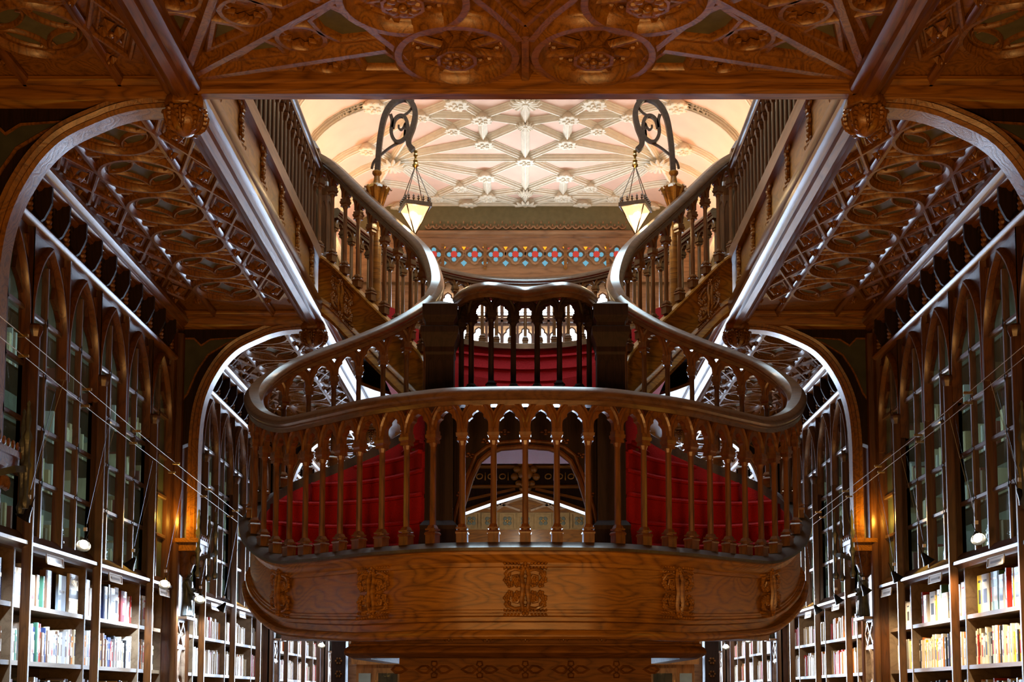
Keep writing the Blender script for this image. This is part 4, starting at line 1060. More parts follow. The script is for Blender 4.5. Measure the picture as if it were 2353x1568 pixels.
for yc in (21.9, 17.5):
    R = lambda *p: [(x, yc+y) for x, y in p]
    for s_ in (-1, 1):
        ribs = []
        F_ = (s_*2.32, 0); 
        for t in (-1, 1):
            A = (s_*.70, t*.72); B = (s_*1.19, t*1.22); C = (s_*1.66, t*1.72); D = (s_*.70, t*1.66); E_ = (0, t*1.42); O = (0, 0); G = (s_*2.64, t*.80); H = (s_*3.5, t*.95); K = (s_*2.37, t*2.2); M_ = (s_*1.08, t*2.2); T = (0, t*2.2)
            for a, b in ((O, A), (A, E_), (A, B), (B, C), (A, D), (D, E_), (D, B), (D, C), (F_, A), (F_, B), (F_, C), (F_, G), (G, H), (C, K), (C, M_), (D, M_), (D, T), (K, (s_*3.5, t*2.2)), (G, C)): ribs.append((a, b))
            for p in (A, B, C, D): 
                if yc + p[1] < 23.95: dup(BO, vr, (p[0], yc+p[1], zv(p[0])), 0, (1.05,1.05,1) if p in (A, D) else (.85,.85,.9))
            for p in (G,): dup(BO, vr, (p[0], yc+p[1], zv(p[0])-.02))
            if s_ == 1: 
                dup(SO, vr, (0, yc+E_[1], 10.95), 0, (.8,.8,1))
            for p in ((K, M_) if (yc > 20 or t == -1) else ()): 
                if yc+p[1] < 24.2: dup(BO, vr, (p[0], min(yc+p[1], 23.98), zv(p[0])), 0, (1.2,1.2,1))
        ribs += [((0,0), F_), (F_, (s_*3.5, 0))]
        for a, b in ribs: rib((a[0], min(yc+a[1], 24.05)), (b[0], min(yc+b[1], 24.05)))
        dup(SO, vr, (F_[0], yc, zv(F_[0])-.02), 0, (1.35,1.35,1.2))
    dup(BO, vr, (0, yc, 10.95)); dup(SO, vr, (0, min(yc+2.18, 23.98), 10.95), 0, (1.3,1.3,1))
    for t in (-1, 1): rib((0, yc), (0, yc+t*(2.14 if yc > 20 else 2.2)))
MB().sweep([(-3.5, 23.93, 10.93), (3.5, 23.93, 10.93)], VR).build('rib', CREAM, vr)
for s_ in (-1, 1): MB().sweep([(s_*3.47, -2.9, 9.82), (s_*3.47, 23.9, 9.82)], VR).build('cornice', CREAM, vr)
# glazed roof light over the stair
w1 = thing('window_1', (0, 11.25, 10.95), kind='structure')
MB().box(-1.5, 1.5, 8.5, 14.0, 11.0, 11.02).build('skylight_pane', SKYL, w1)
mb = MB()
for i in range(7): mb.box(-1.52+i*.505-.02, -1.52+i*.505+.02, 8.5, 14, 10.93, 10.99)
for i in range(10): mb.box(-1.5, 1.5, 8.5+i*.61-.02, 8.5+i*.61+.02, 10.93, 10.99)
mb.build('skylight_bars', W_X, w1)

# ------------------------------------------------------------------ back wall
MB().box(-4.2, 4.2, 24.0, 24.3, 0, 11.3).build('wall_back', W_BACK, kind='structure')
up = thing('wall_back_upper', (0, 23.95, 9), kind='structure')
MB().box(-3.5, 3.5, 23.94, 24.0, 10.36, 10.93).build('plaster_band', OLIVE_UP, up)
mb = MB()
for i in range(26):
    x = -1.82 + .146*i
    mb.sweep([(x+.062*math.cos(a), 23.86, 10.42+.06*math.sin(a)) for a in [PI+PI*j/8 for j in range(9)]], [(-.013,-.02),(-.013,.02),(.013,.02),(.013,-.02)], up=(0,-1,0))
    mb.blob((x, 23.87, 10.43), (.022,.02,.035), 6, 4); mb.blob((x+.073, 23.87, 10.49), (.018,.015,.03), 5, 4)
    for q in (-1, 1): mb.blob((x+q*.025, 23.87, 10.40), (.018,.015,.018), 5, 3)
mb.build('cresting', W_BACK, up, True)
MB().sweep([(-3.5, 23.93, 10.30), (3.5, 23.93, 10.30)], [(0,-.25),(.02,-.25),(.02,-.10),(.04,-.08),(.04,-.05),(.10,-.02),(.10,.02),(.06,.04),(0,.04)]).build('wood_cornice', W_BACK, up, True)
MB().box(-3.5, 3.5, 23.90, 23.94, 9.35, 10.06).build('window_head', W_BACK, up)
w2 = thing('window_2', (0, 23.9, 6.4), kind='structure')
def disc(cx, cz, r, y, n=14): return MB().add([(cx+r*math.cos(2*PI*i/n), y, cz+r*math.sin(2*PI*i/n)) for i in range(n)] + [(cx+r*math.cos(2*PI*i/n), y+.012, cz+r*math.sin(2*PI*i/n)) for i in range(n)], [tuple(range(n)), tuple(range(n, 2*n))[::-1]] + [(i, i+n, (i+1)%n+n, (i+1)%n) for i in range(n)])
qx = [-1.72,-1.34,-.95,-.555,-.185,.185,.555,.95,1.34,1.72]
for cx in qx:
    cz = 9.87
    g = disc(cx, cz, .062, 23.855); g.build('red_glass_disc', RED_G, w2)
    mb = MB()
    for q in range(4):
        a = q*PI/2; mb.merge(disc(cx+.092*math.cos(a), cz+.092*math.sin(a), .042, 23.870))
    mb.build('blue_glass_lobes', BLUE_G, w2)
    mb = MB()
    pts = []
    for q in range(4):
        a = q*PI/2
        pts += [(cx+.11*math.cos(a)+.078*math.cos(a+b), 23.86, cz+.11*math.sin(a)+.078*math.sin(a+b)) for b in (-1.3,-.7,0,.7,1.3)]
    mb.sweep(pts, [(-.014,0),(-.014,.03),(.014,.03),(.014,0)], up=(0,-1,0), closed=True)
    mb.build('quatrefoil_frame', W_BACK, w2)
    MB().add([(cx+.185-.04, 23.875, 10.02), (cx+.185+.04, 23.875, 10.02), (cx+.185, 23.875, 9.955)], [(0,2,1)]).build('amber_glass', AMBER_G, w2)
    mb = MB()
    for q in (-1, 1): mb.add([(cx+.185+q*.05, 23.875, 9.99), (cx+.185+q*.10, 23.875, 10.01), (cx+.185+q*.075, 23.875, 9.96)], [(0,2,1)])
    mb.build('red_glass_corner', RED_G, w2)
    MB().add([(cx+.185, 23.875, 9.76), (cx+.185+.06, 23.875, 9.71), (cx+.185, 23.875, 9.64), (cx+.185-.06, 23.875, 9.71)], [(0,1,2,3)]).build('clear_glass', BLUE_G, w2)
for cx in (-.755, .755, -1.55, 1.55): MB().box(cx-.03, cx+.03, 23.82, 23.9, 9.6, 10.06).build('mullion', W_X, w2)
cen = [-1.45+.29*i for i in range(11)]
bright = [0,1,3,4,5,7,8,10]
for i, cx in enumerate(cen):
    m = lambda u, v, w: (u, 23.90-w, v)
    for (z0, zs, za) in ((8.68, 8.93, 9.12), (6.45, 8.26, 8.46)):
        L = lancet(cx-.125, cx+.125, z0, zs, za, 6, .25)
        MB().plate(L, [], 0, .01, m).build('window_pane', DAY, w2)
        mb = MB().sweep([(u, 23.885, v) for u, v in L], [(-.014,-.01),(-.014,.03),(.014,.03),(.014,-.01)], up=(0,-1,0), closed=True)
        mb.build('lancet_frame', W_STAIR, w2)
    MB().box(cx-.115, cx+.115, 23.87, 23.885, 8.74, 8.755).build('glazing_bar', W_DARK, w2)
mb = MB()
for i in range(12): mb.box(-1.595+.29*i-.022, -1.595+.29*i+.022, 23.80, 23.9, 6.4, 9.35)
mb.build('mullion', W_STAIR, w2)
MB().sweep([(-2.0, 23.88, 8.57), (2.0, 23.88, 8.57)], [(0,-.08),(.04,-.08),(.04,-.04),(.08,-.02),(.08,.02),(.04,.04),(.04,.07),(0,.07)]).build('transom', W_STAIR, w2, True)
for s_ in (-1, 1):       # pinkish and violet side lights
    for j, (x, z, M_) in enumerate(((1.95, 8.75, VIOLET_G), (1.95, 8.3, DAY), (2.2, 8.3, DAY))):
        MB().plate(lancet(x-.06, x+.06, z-.12, z, z+.10, 5), [], 0, .01, lambda u, v, w: (u*s_, 23.9-w, v)).build('side_light', M_, w2)
# ground floor front: glazed doors behind the stair
w3 = thing('window_3', (0, 23.9, .2), kind='structure')
for i in range(4):
    x = -1.65 + 1.1*i
    MB().box(x-.50, x+.50, 23.95, 23.97, .25, 4.15).build('door_pane', DAY2, w3)
for i in range(6): MB().box(-2.75+1.1*i-.52, -2.75+1.1*i+.52, 23.90, 23.93, 2.80, 4.20).build('fanlight_pane', DAY2, w3)
mb = MB()
for i in range(7): mb.box(-3.3+1.1*i-.06, -3.3+1.1*i+.06, 23.85, 23.98, 0, 4.4)
for z in (.15, 1.2, 2.4, 3.4, 4.25): mb.box(-3.4, 3.4, 23.88, 23.98, z-.05, z+.05)
mb.build('door_frame', W_DARK, w3)
fz = thing('wall_back_frieze', (0, 23.85, 4.3), kind='structure')
MB().box(-3.4, 3.4, 23.86, 23.98, 4.30, 5.25).build('frieze_board', W_X, fz)
mb = MB(); fl = MB(); md = MB()
for i in range(15):
    x = -2.31 + .33*i
    for q in range(4):
        a = PI/4+q*PI/2; mb.blob((x+.055*math.cos(a), 23.85, 4.81+.055*math.sin(a)), (.042,.012,.042), 8, 5)
        fl.blob((x+.03*math.cos(a+PI/4), 23.83, 4.81+.03*math.sin(a+PI/4)), (.018,.01,.014), 6, 4)
    fl.blob((x, 23.825, 4.81), .012, 6, 4)
    md.sweep([(x+u*.135, 23.85, 4.81+v*.135) for u, v in ((-1,-1),(1,-1),(1,1),(-1,1))], [(-.012,-.01),(-.012,.02),(.012,.02),(.012,-.01)], up=(0,-1,0), closed=True)
MB().box(-2.5, 2.5, 23.855, 23.87, 4.65, 4.97).build('painted_ground', PINKW, fz)
tm = MB()
for s_ in (-1, 1):
    for (x0, z0, x1, z1, b) in ((0,5.24,.55,5.0,.04),(.1,5.0,1.1,5.2,.05),(.5,5.24,1.3,5.0,-.05),(.9,5.0,1.9,5.18,.06),(1.3,5.24,2.1,5.0,-.05)):
        tm.sweep([(s_*(x0+(x1-x0)*i/8), 23.85, z0+(z1-z0)*i/8 + b*math.sin(PI*i/8)) for i in range(9)], [(-.018,0),(-.018,.03),(.018,.03),(.018,0)], up=(0,-1,0))
    tm.sweep([(s_*.62+.16*math.cos(2*PI*i/20), 23.85, 5.12+.085*math.sin(2*PI*i/20)) for i in range(20)], [(-.016,0),(-.016,.03),(.016,.03),(.016,0)], up=(0,-1,0), closed=True)
tm.build('pale_tracery', CARVEW, fz)
mb.build('painted_quatrefoil', plain('grey_green_paint', (.11,.13,.11), .7), fz); fl.build('carved_flower', GILT, fz); md.build('square_frame', PINKW, fz)
# depressed cross arch below the rear gallery
ar = thing('depressed_arch', (0, 19.2, 4.0), 'low pointed carved arch with scroll band and leaf keystone, seen through the staircase portal', 'arch')
un = [(-2.1,3.90),(-1.5,4.09),(-1.0,4.27),(-.5,4.45),(0,4.60),(.5,4.45),(1.0,4.27),(1.5,4.09),(2.1,3.90)]
MB().plate(un + [(2.1,5.25),(-2.1,5.25)], [], 0, .25, lambda u, v, w: (u, 19.2+w, v)).build('arch_board', W_DARK, ar)
MB().sweep([(x, 19.19, z+.02) for x, z in un], [(-.03,-.04),(-.03,.03),(.02,.03),(.03,-.04)], up=(0,-1,0)).build('arch_moulding', W_X, ar, True)
for z in (4.70, 5.0): MB().sweep([(-2.1, 19.2, z), (2.1, 19.2, z)], [(0,-.03),(.04,-.02),(.05,.0),(.04,.02),(0,.03)]).build('band_moulding', W_X, ar, True)
for s_ in (-1, 1): MB().sweep([(s_*2.0, 19.2, 4.30), (s_*1.2, 19.2, 4.42), (s_*.15, 19.2, 4.66)], [(-.02,0),(-.02,.03),(.02,.03),(.02,0)], up=(0,-1,0)).build('spandrel_bead', W_X, ar)
mb = MB()
for i in range(17):
    x = -1.36 + .17*i
    if abs(x) < .2: continue
    for q in (-1, 1):
        mb.taper([(x+q*.05*math.cos(a)*(1-.1*a/3), 19.185, 4.85+.045*math.sin(a)*q*(1-.1*a)) for a in [.2+.6*j for j in range(7)]], [.007,.009,.010,.010,.009,.008,.006], 5, up=(0,1,0))
    mb.taper([(x+.085, 19.185, 4.79), (x+.085, 19.185, 4.91)], [.014,.004], 5, up=(0,1,0))
mb.build('scroll_band', GILT, ar, True)
mb = MB()
for (x, z, r) in ((0,5.12,.06),(-.07,5.06,.055),(.07,5.06,.055),(-.12,4.95,.06),(.12,4.95,.06),(-.16,4.84,.06),(.16,4.84,.06),(-.10,4.74,.05),(.10,4.74,.05),(0,4.90,.12),(0,4.74,.08),(-.06,4.66,.035),(.06,4.66,.035)):
    mb.blob((x, 19.15, z), (r,.05,r), 9, 6)
mb.build('leaf_keystone', W_PANEL, ar, True)
# painted tracery on the ceiling beyond and before the arch
ct = thing('ceiling', (0, 19.4, 5.24), kind='structure')
MB().box(-2.1, 2.1, 19.0, 23.9, 5.28, 5.33).build('ceiling_panel', W_DARK, ct)
mb = MB()
for s_ in (-1, 1):
    for (x0, y0, x1, y1, b) in ((0,19.5,1.9,21.0,.3),(0,19.5,1.2,22.6,-.35),(.2,23.4,1.9,20.4,.4),(0,21.3,1.9,22.8,-.3),(0,21.3,1.1,19.5,.3),(1.0,23.7,2.0,21.6,.2)):
        pts = []
        for i in range(9):
            t = i/8; nx, ny = -(y1-y0), (x1-x0); l = math.hypot(nx, ny)
            pts.append((s_*(x0+(x1-x0)*t + nx/l*b*math.sin(PI*t)), y0+(y1-y0)*t + ny/l*b*math.sin(PI*t), 5.28))
        mb.sweep(pts, [(-.035,0),(-.03,-.05),(.03,-.05),(.035,0)])
    for (cx, cy) in ((.62, 20.6), (1.3, 22.3)):
        mb.sweep([(s_*cx+.26*math.cos(2*PI*i/20), cy+.26*math.sin(2*PI*i/20), 5.28) for i in range(20)], [(-.03,0),(-.025,-.05),(.025,-.05),(.03,0)], closed=True)
        mb.lathe(s_*cx, cy, [(.10,5.28),(.12,5.22),(.08,5.20)], 8)
mb.sweep([(0,19.3,5.28),(0,23.9,5.28)], [(-.05,0),(-.04,-.06),(.04,-.06),(.05,0)])
mb.build('ceiling_tracery', CARVEW, ct)
mb = MB()
for s_ in (-1, 1):
    for (x0, y0, x1, y1, b) in ((0,17.6,1.9,18.9,.3),(0,18.9,1.6,17.6,-.35),(.3,18.2,1.8,18.5,.2),(0,17.0,1.8,17.9,.3),(0,16.4,1.2,17.4,.2)):
        pts = []
        for i in range(9):
            t = i/8; nx, ny = -(y1-y0), (x1-x0); l = math.hypot(nx, ny)
            pts.append((s_*(x0+(x1-x0)*t + nx/l*b*math.sin(PI*t)), y0+(y1-y0)*t + ny/l*b*math.sin(PI*t), 5.24))
        mb.sweep(pts, [(-.07,0),(-.05,-.08),(.05,-.08),(.07,0)])
mb.build('ceiling_tracery', W_PANEL, ct)

# ------------------------------------------------------------------ lanterns and their brackets
def XZ(u, v, S=1): return ((u-1207)*.00415*S, 6.245 + (470-v)*.0043)
for sname, S in SIDES:
    y = 12.0
    br = thing('lamp_bracket', (-1.42*S, y, 5.1), f'tall wrought iron scroll bracket on a carved oak post, beside the {sname} upper flight', 'lamp bracket')
    px, _ = XZ(867, 400); 
    mb = MB().lathe(px, y, [(.05,5.1),(.05,5.9),(.04,5.95),(.06,6.05),(.075,6.10),(.05,6.16),(.045,6.24),(.075,6.33),(.10,6.39),(.085,6.42),(.035,6.45),(.026,6.52),(.045,6.545),(.045,6.565),(.025,6.58)], 10)
    for q in range(8):
        a = 2*PI*q/8; c, s2 = math.cos(a), math.sin(a)
        mb.taper([(px+.05*c, y+.05*s2, 6.22), (px+.085*c, y+.085*s2, 6.34), (px+.12*c, y+.12*s2, 6.405), (px+.14*c, y+.14*s2, 6.38)], [.015,.02,.018,.012], 6)
        mb.blob((px+.075*c, y+.075*s2, 6.12), (.02,.02,.025), 6, 4)
    side(mb, S).build('carved_post', W_PANEL, br, True)
    def curve(pts, r, nm, sub=5):
        P_ = catmull([(XZ(u, v)[0], y, XZ(u, v)[1]) for u, v in pts], sub)
        side(MB().sweep([tuple(p) for p in P_], [(-r,-r*1.2),(-r,r*1.2),(r,r*1.2),(r,-r*1.2)], up=(0,1,0), mit=False), S).build(nm, IRON, br)
    curve([(868,397),(870,361),(874,315),(883,269),(899,241),(920,228),(936,229),(949,244),(954,264),(949,292),(940,317),(940,335),(950,346)], .025, 'iron_arm')
    curve([(897,264),(901,280),(899,306),(908,325),(922,325),(936,310),(936,285),(929,270),(918,267),(907,276),(902,295)], .016, 'iron_scroll')
    curve([(931,300),(929,315),(931,285),(927,293),(922,299),(916,295),(916,288)], .009, 'iron_curl')
    curve([(855,388),(860,372),(876,356),(899,338),(922,326)], .010, 'iron_brace')
    curve([(949,230),(946,247),(936,260),(925,266)], .009, 'iron_curl')
    ln = thing('hanging_lantern', (-1.04*S, y, 5.94), f'tapered glass lantern with crown of iron points hanging by the {sname} upper flight', 'lantern')
    cx = -1.045
    mb = MB().lathe(cx, y, [(.008,6.78),(.02,6.77),(.012,6.745),(.022,6.73),(.010,6.71),(.010,6.69),(.024,6.675),(.018,6.655),(.03,6.635),(.028,6.62),(.005,6.60)], 8)
    side(mb, S).build('hanger', BRASS, ln, True)
    mb = MB()
    R = .145; top = 6.215; rot = math.radians(20)
    cor = [(cx+R*math.cos(rot+PI/4+q*PI/2)*1.15, y+R*math.sin(rot+PI/4+q*PI/2)*1.15) for q in range(4)]
    for q in range(4): side(MB().tube([(cx, y, 6.63), (cor[q][0], cor[q][1], top+.03)], .004, 5), S).build('hanging_rod', IRON, ln)
    mb = MB()
    mb.sweep([(a, b, top) for a, b in cor], [(-.012,-.02),(-.012,.02),(.012,.02),(.012,-.02)], closed=True)
    for q in range(4): mb.tube([(cor[q][0], cor[q][1], top), (cx, y, 5.945)], .007, 5)
    mb.blob((cx, y, 5.94), (.015,.015,.02), 7, 4)
    side(mb, S).build('iron_frame', IRON, ln)
    mb = MB()
    for q in range(4):
        a, b = cor[q], cor[(q+1)%4]
        for j in range(5):
            t = (j+.0)/5+.1; px_, py_ = a[0]+(b[0]-a[0])*t, a[1]+(b[1]-a[1])*t
            mb.lathe(px_, py_, [(.006,top+.02),(.006,top+.035),(.014,top+.045),(.005,top+.055),(.011,top+.065),(.002,top+.085)], 6)
    side(mb, S).build('crown_points', IRON, ln)
    for q in range(4):
        a, b = cor[q], cor[(q+1)%4]
        side(MB().add([(a[0], a[1], top-.01), (b[0], b[1], top-.01), (cx, y, 5.955)], [(0,1,2)]), S).build('glass_panel', LANT, ln)
    side(MB().blob((cx, y, 6.13), (.024,.024,.034), 10, 7), S).build('bulb', BULB, ln, True)

# ------------------------------------------------------------------ low-voltage wires and their spotlights
wires = {'left': (((-2.87,5.2,3.75),(-2.87,10.03,3.523),(-2.87,13.2,3.41)), ((-3.0,5.2,3.75),(-3.0,9.0,3.555),(-3.0,13.5,3.405))),
         'right': (((2.9,5.2,3.75),(2.9,9.49,3.518),(2.9,13.3,3.395)), ((3.02,5.2,3.77),(3.02,9.5,3.55),(3.02,13.6,3.39)))}
for sn, ws in wires.items():
    for j, w in enumerate(ws):
        t = thing('lighting_wire', w[0], f'thin steel lighting wire along the {sn} bookcases, {"farther from" if j == 0 else "nearer to"} the shelves', 'wire')
        MB().tube(w, .0024, 5).build('wire', STEEL, t)
        for i in range(7):
            yy = 6.2 + 1.1*i + .35*j; k = (yy-w[0][1])/(w[1][1]-w[0][1]) if yy < w[1][1] else 0
            z = w[0][2]+(w[1][2]-w[0][2])*k if yy < w[1][1] else w[1][2]+(w[2][2]-w[1][2])*(yy-w[1][1])/(w[2][1]-w[1][1])
            MB().box(w[0][0]-.03, w[0][0]+.03, yy-.008, yy+.008, z-.008, z+.008).build('clip', BRASS, t)
SPOTS = [('left', -3.1, 8.07, 2.735, 0), ('left', -3.1, 9.13, 2.667, 1), ('left', -3.1, 10.26, 2.643, 0), ('left', -3.1, 11.2, 2.57, 1), ('left', -3.1, 12.42, 2.53, 1), ('left', -3.1, 13.4, 2.51, 0),
         ('right', 3.1, 8.09, 2.847, 0), ('right', 3.1, 8.90, 2.685, 1), ('right', 3.1, 10.08, 2.66, 0), ('right', 3.1, 10.92, 2.60, 0), ('right', 3.1, 11.92, 2.57, 0), ('right', 3.1, 12.98, 2.56, 0), ('right', 3.1, 13.9, 2.52, 0),
         ('right', 2.95, 17.3, 2.35, 1), ('right', 2.9, 18.9, 2.32, 1), ('left', -2.9, 18.6, 2.33, 1)]
cnt = {'left': 0, 'right': 0}
for sn, x, y, z, on in SPOTS:
    S = 1 if x < 0 else -1
    i = cnt[sn]; cnt[sn] += 1
    t = thing('cable_spotlight', (x, y, z-.06), f'{"lit" if on else "unlit"} small black cone spotlight hanging before the {sn} shelves, {ordn(i)} from the camera', 'spotlight', None)
    d = Vector((-S*.55, .05, -.8) if not on else (S*.10, -.75, -.65)).normalized()       # towards the shelves
    u = d.cross(Vector((0,1,0))).normalized(); v = d.cross(u)
    o = Vector((x, y, z+.02)); mb = MB(); prof = [(.010,-.03),(.018,-.015),(.022,.0),(.036,.035),(.052,.062),(.050,.062),(.034,.035),(.018,.004)]
    n = 14; vs = [tuple(o + d*h + u*(r*math.cos(2*PI*q/n)) + v*(r*math.sin(2*PI*q/n))) for r, h in prof for q in range(n)]
    mb.add(vs, [(a*n+q, a*n+(q+1)%n, (a+1)*n+(q+1)%n, (a+1)*n+q) for a in range(len(prof)-1) for q in range(n)])
    mb.build('shade', BLACKM, t, True)
    mb = MB(); c = o + d*.045; vs = [tuple(c + u*(.030*math.cos(2*PI*q/n)) + v*(.036*math.sin(2*PI*q/n))) for q in range(n)]
    vs += [tuple(Vector(p) - d*.006) for p in vs]
    mb.add(vs, [tuple(range(n)), tuple(range(n, 2*n))[::-1]] + [(q, (q+1)%n, (q+1)%n+n, q+n) for q in range(n)])
    mb.build('lens', SPOT_ON if on else BLACKM, t)
    MB().tube([tuple(o - d*.03), tuple(o - d*.03 + Vector((S*.04, -.03, .07)))], .003, 5).build('rod', BLACKM, t)
    MB().box(x-.012, x+.012, y-.006, y+.006, z+.09, z+.115).build('connector', WHITE, t)
    zw = 3.40 + max(0, (13.4-y))*.028
    mb = MB(); x1, x2 = (-2.87*S if S == 1 else 2.9), (-3.0 if S == 1 else 3.02)
    MB().tube([(x, y, z+.03), (x, y, z+.10), (x1, y-.1, zw)], .0018, 4).build('suspension_wire', BLACKM, t); MB().tube([(x, y, z+.10), (x2, y+.12, zw)], .0018, 4).build('suspension_wire', BLACKM, t)

# ------------------------------------------------------------------ cabinets behind the stair foot
for sname, S in SIDES:
    t = thing('glass_cabinet', (-1.66*S, 15.1, 0), f'tall warm oak cabinet with a glazed door, {sname} of the staircase foot', 'cabinet')
    side(MB().box(-1.95, -1.38, 15.1, 15.5, 0, 2.02), S).build('cabinet_body', W_CAB, t)
    side(MB().box(-2.0, -1.33, 15.04, 15.5, 1.96, 2.06), S).build('cornice', W_CAB, t)
    d_ = side(MB().box(-1.74, -1.42, 15.06, 15.10, .1, 1.92), S).build('door', W_CAB, t)
    side(MB().box(-1.69, -1.47, 15.052, 15.058, .4, 1.86), S).build('door_glass', GLASS_C, d_)
    side(MB().box(-1.72, -1.71, 15.04, 15.06, 1.70, 1.78), S).build('hinge', BRASS, d_)
    side(MB().box(-1.92, -1.78, 15.09, 15.10, .5, 1.86), S).build('side_pane', DARKW, t)
    t = thing('carved_pilaster', (-2.12*S, 15.0, 0), f'narrow dark carved pilaster beside the {sname} oak cabinet', 'pilaster')
    side(MB().box(-2.22, -2.06, 15.0, 15.2, 0, 2.3), S).build('shaft', W_DARK, t)
    mb = MB()
    for z in (1.7, 1.85, 2.0):
        for q in range(6): mb.blob((-2.14+.03*math.cos(q*PI/3), 14.99, z+.03*math.sin(q*PI/3)), (.014,.01,.014), 6, 4)
    side(mb, S).build('carved_rosette', W_STAIR, t, True)
# ------------------------------------------------------------------ books
PAL = {'white': (.80,.80,.77), 'cream': (.74,.66,.48), 'pale grey': (.55,.57,.60), 'pale blue': (.36,.47,.58), 'dark blue': (.03,.05,.16), 'red': (.52,.04,.03), 'dark red': (.20,.025,.03),
       'orange': (.72,.26,.05), 'yellow': (.80,.60,.04), 'green': (.07,.20,.13), 'brown': (.17,.09,.05), 'black': (.02,.02,.022), 'tan': (.50,.36,.20), 'violet grey': (.33,.29,.40)}
BM = {k: plain('book_' + k.replace(' ', '_'), c, .45, noise=.06, nscale=30, coat=.15) for k, c in PAL.items()}
PAGES = plain('book_pages', (.70,.64,.50), .8, noise=.08, nscale=60)
rb = random.Random(11)
def book_mb(y, z, w, h, d, x0=-3.50, detailed=True):
    """spine towards the room (+x), standing at y..y+w"""
    mb = MB(); c = .0022
    if detailed:
        mb.box(x0-d, x0, y, y+c, z, z+h); mb.box(x0-d, x0, y+w-c, y+w, z, z+h)
        mb.add([(x0, y, z), (x0+.004, y+w*.2, z), (x0+.004, y+w*.8, z), (x0, y+w, z), (x0, y, z+h), (x0+.004, y+w*.2, z+h), (x0+.004, y+w*.8, z+h), (x0, y+w, z+h)],
               [(0,1,5,4),(1,2,6,5),(2,3,7,6),(3,0,4,7),(4,5,6,7),(3,2,1,0)])
        mb.mi = 1; mb.box(x0-d+.004, x0-.001, y+c, y+w-c, z+.003, z+h-.003)
        mb.mi = 2; mb.box(x0+.0035, x0+.0048, y+w*.25, y+w*.75, z+h*.25, z+h*.62); mb.box(x0+.0035, x0+.0048, y+w*.25, y+w*.75, z+h*.80, z+h*.86)
    else: mb.box(x0-d, x0, y, y+w, z, z+h)
    return mb
left_pal = ['white']*7 + ['cream']*3 + ['pale grey']*4 + ['pale blue','dark blue','red','dark red','orange','green','brown','tan','violet grey','black']
right_pal = ['cream']*7 + ['white']*5 + ['pale grey','pale blue','dark blue','red','orange','green','yellow','yellow','black','tan','tan']
far_pal = ['cream']*6 + ['white']*3 + ['orange','red','tan','tan','red','pale grey']
rest = {}
nbook = [0]
RES = [(1,0,9.92,10.14), (1,1,10.55,10.70), (-1,0,10.41,10.55), (-1,0,10.27,10.40), (1,0,9.69,9.87)]
def text_on(par, s, x, y, z, size, matl, S):
    cu = bpy.data.curves.new('cover_title', 'FONT'); cu.body = s; cu.size = size; cu.extrude = .0006; cu.align_x = 'CENTER'
    ob = bpy.data.objects.new('cover_title', cu); COL.objects.link(ob)
    ob.matrix_world = Matrix.Translation((x, y, z)) @ Matrix.Rotation(PI/2*S, 4, 'Z') @ Matrix.Rotation(PI/2, 4, 'X')
    bpy.context.view_layer.update()
    me = bpy.data.meshes.new_from_object(ob.evaluated_get(bpy.context.evaluated_depsgraph_get())); me.transform(ob.matrix_world)
    o = org(par); me.transform(Matrix.Translation(-o)); bpy.data.objects.remove(ob)
    me.materials.clear(); me.materials.append(matl)
    t = bpy.data.objects.new('cover_title', me); COL.objects.link(t); t.parent = par; ORG[t.name] = o; return t
def shelf_fill(S, sname, k, a, b, z, row, sec, count):
    y = a + .03; lim = b - .03
    pal = (left_pal if S == 1 else right_pal) if k == 1 else far_pal
    while True:
        if row == 0:
            w = rb.choice([.03,.045,.10,.12,.14,.16]) if k == 1 else rb.uniform(.02,.05); h = rb.uniform(.22,.30) if k == 1 else rb.uniform(.17,.25); d = rb.uniform(.03,.14) if w > .1 else rb.uniform(.13,.17)
            if rb.random() < .18: y += rb.uniform(.02,.08)
        else:
            w = rb.uniform(.016,.045); h = rb.uniform(.21,.285); d = rb.uniform(.13,.18)
        if y + w > lim: break
        hit = [r for r in RES if r[0] == S and r[1] == row and k == 1 and y < r[3] and y + w > r[2]]
        if hit: y = hit[0][3] + .002; continue
        c = rb.choice(pal)
        if S == -1 and k == 1 and row > 0 and y < 9.4 and rb.random() < .7: c = 'yellow' if rb.random() < .5 else 'black'
        x0 = -3.49 - rb.uniform(0, .025)
        fine = k == 1 and nbook[0] < 300 and (row < 2)
        if fine:
            i = count[sec]; count[sec] += 1; nbook[0] += 1
            mb = book_mb(y, z, w, h, d, x0); title = 'white' if c not in ('white','cream','pale grey','yellow','tan') else rb.choice(['dark blue','brown','red','black'])
            size = 'broad' if w > .1 else 'thick' if w > .034 else 'slim'
            side(mb, S)
            ob = lone(mb, 'book', [BM[c], PAGES, BM[title]], sl(x0-d/2, y+w/2, z, S), f'{size} {c} book, {ordn(i)} in the {ordn(sec)} section, {["top","second","third"][row]} shelf, {sname} wall', 'book', f'books on the {["top","second","third"][row]} shelf of the near {sname} bookcases')
            if w > .12 and d < .10: pass
        else:
            key = c; rest.setdefault(key, []).append((S, y, z, w, h, d, x0))
        y += w + rb.uniform(.0006, .003)
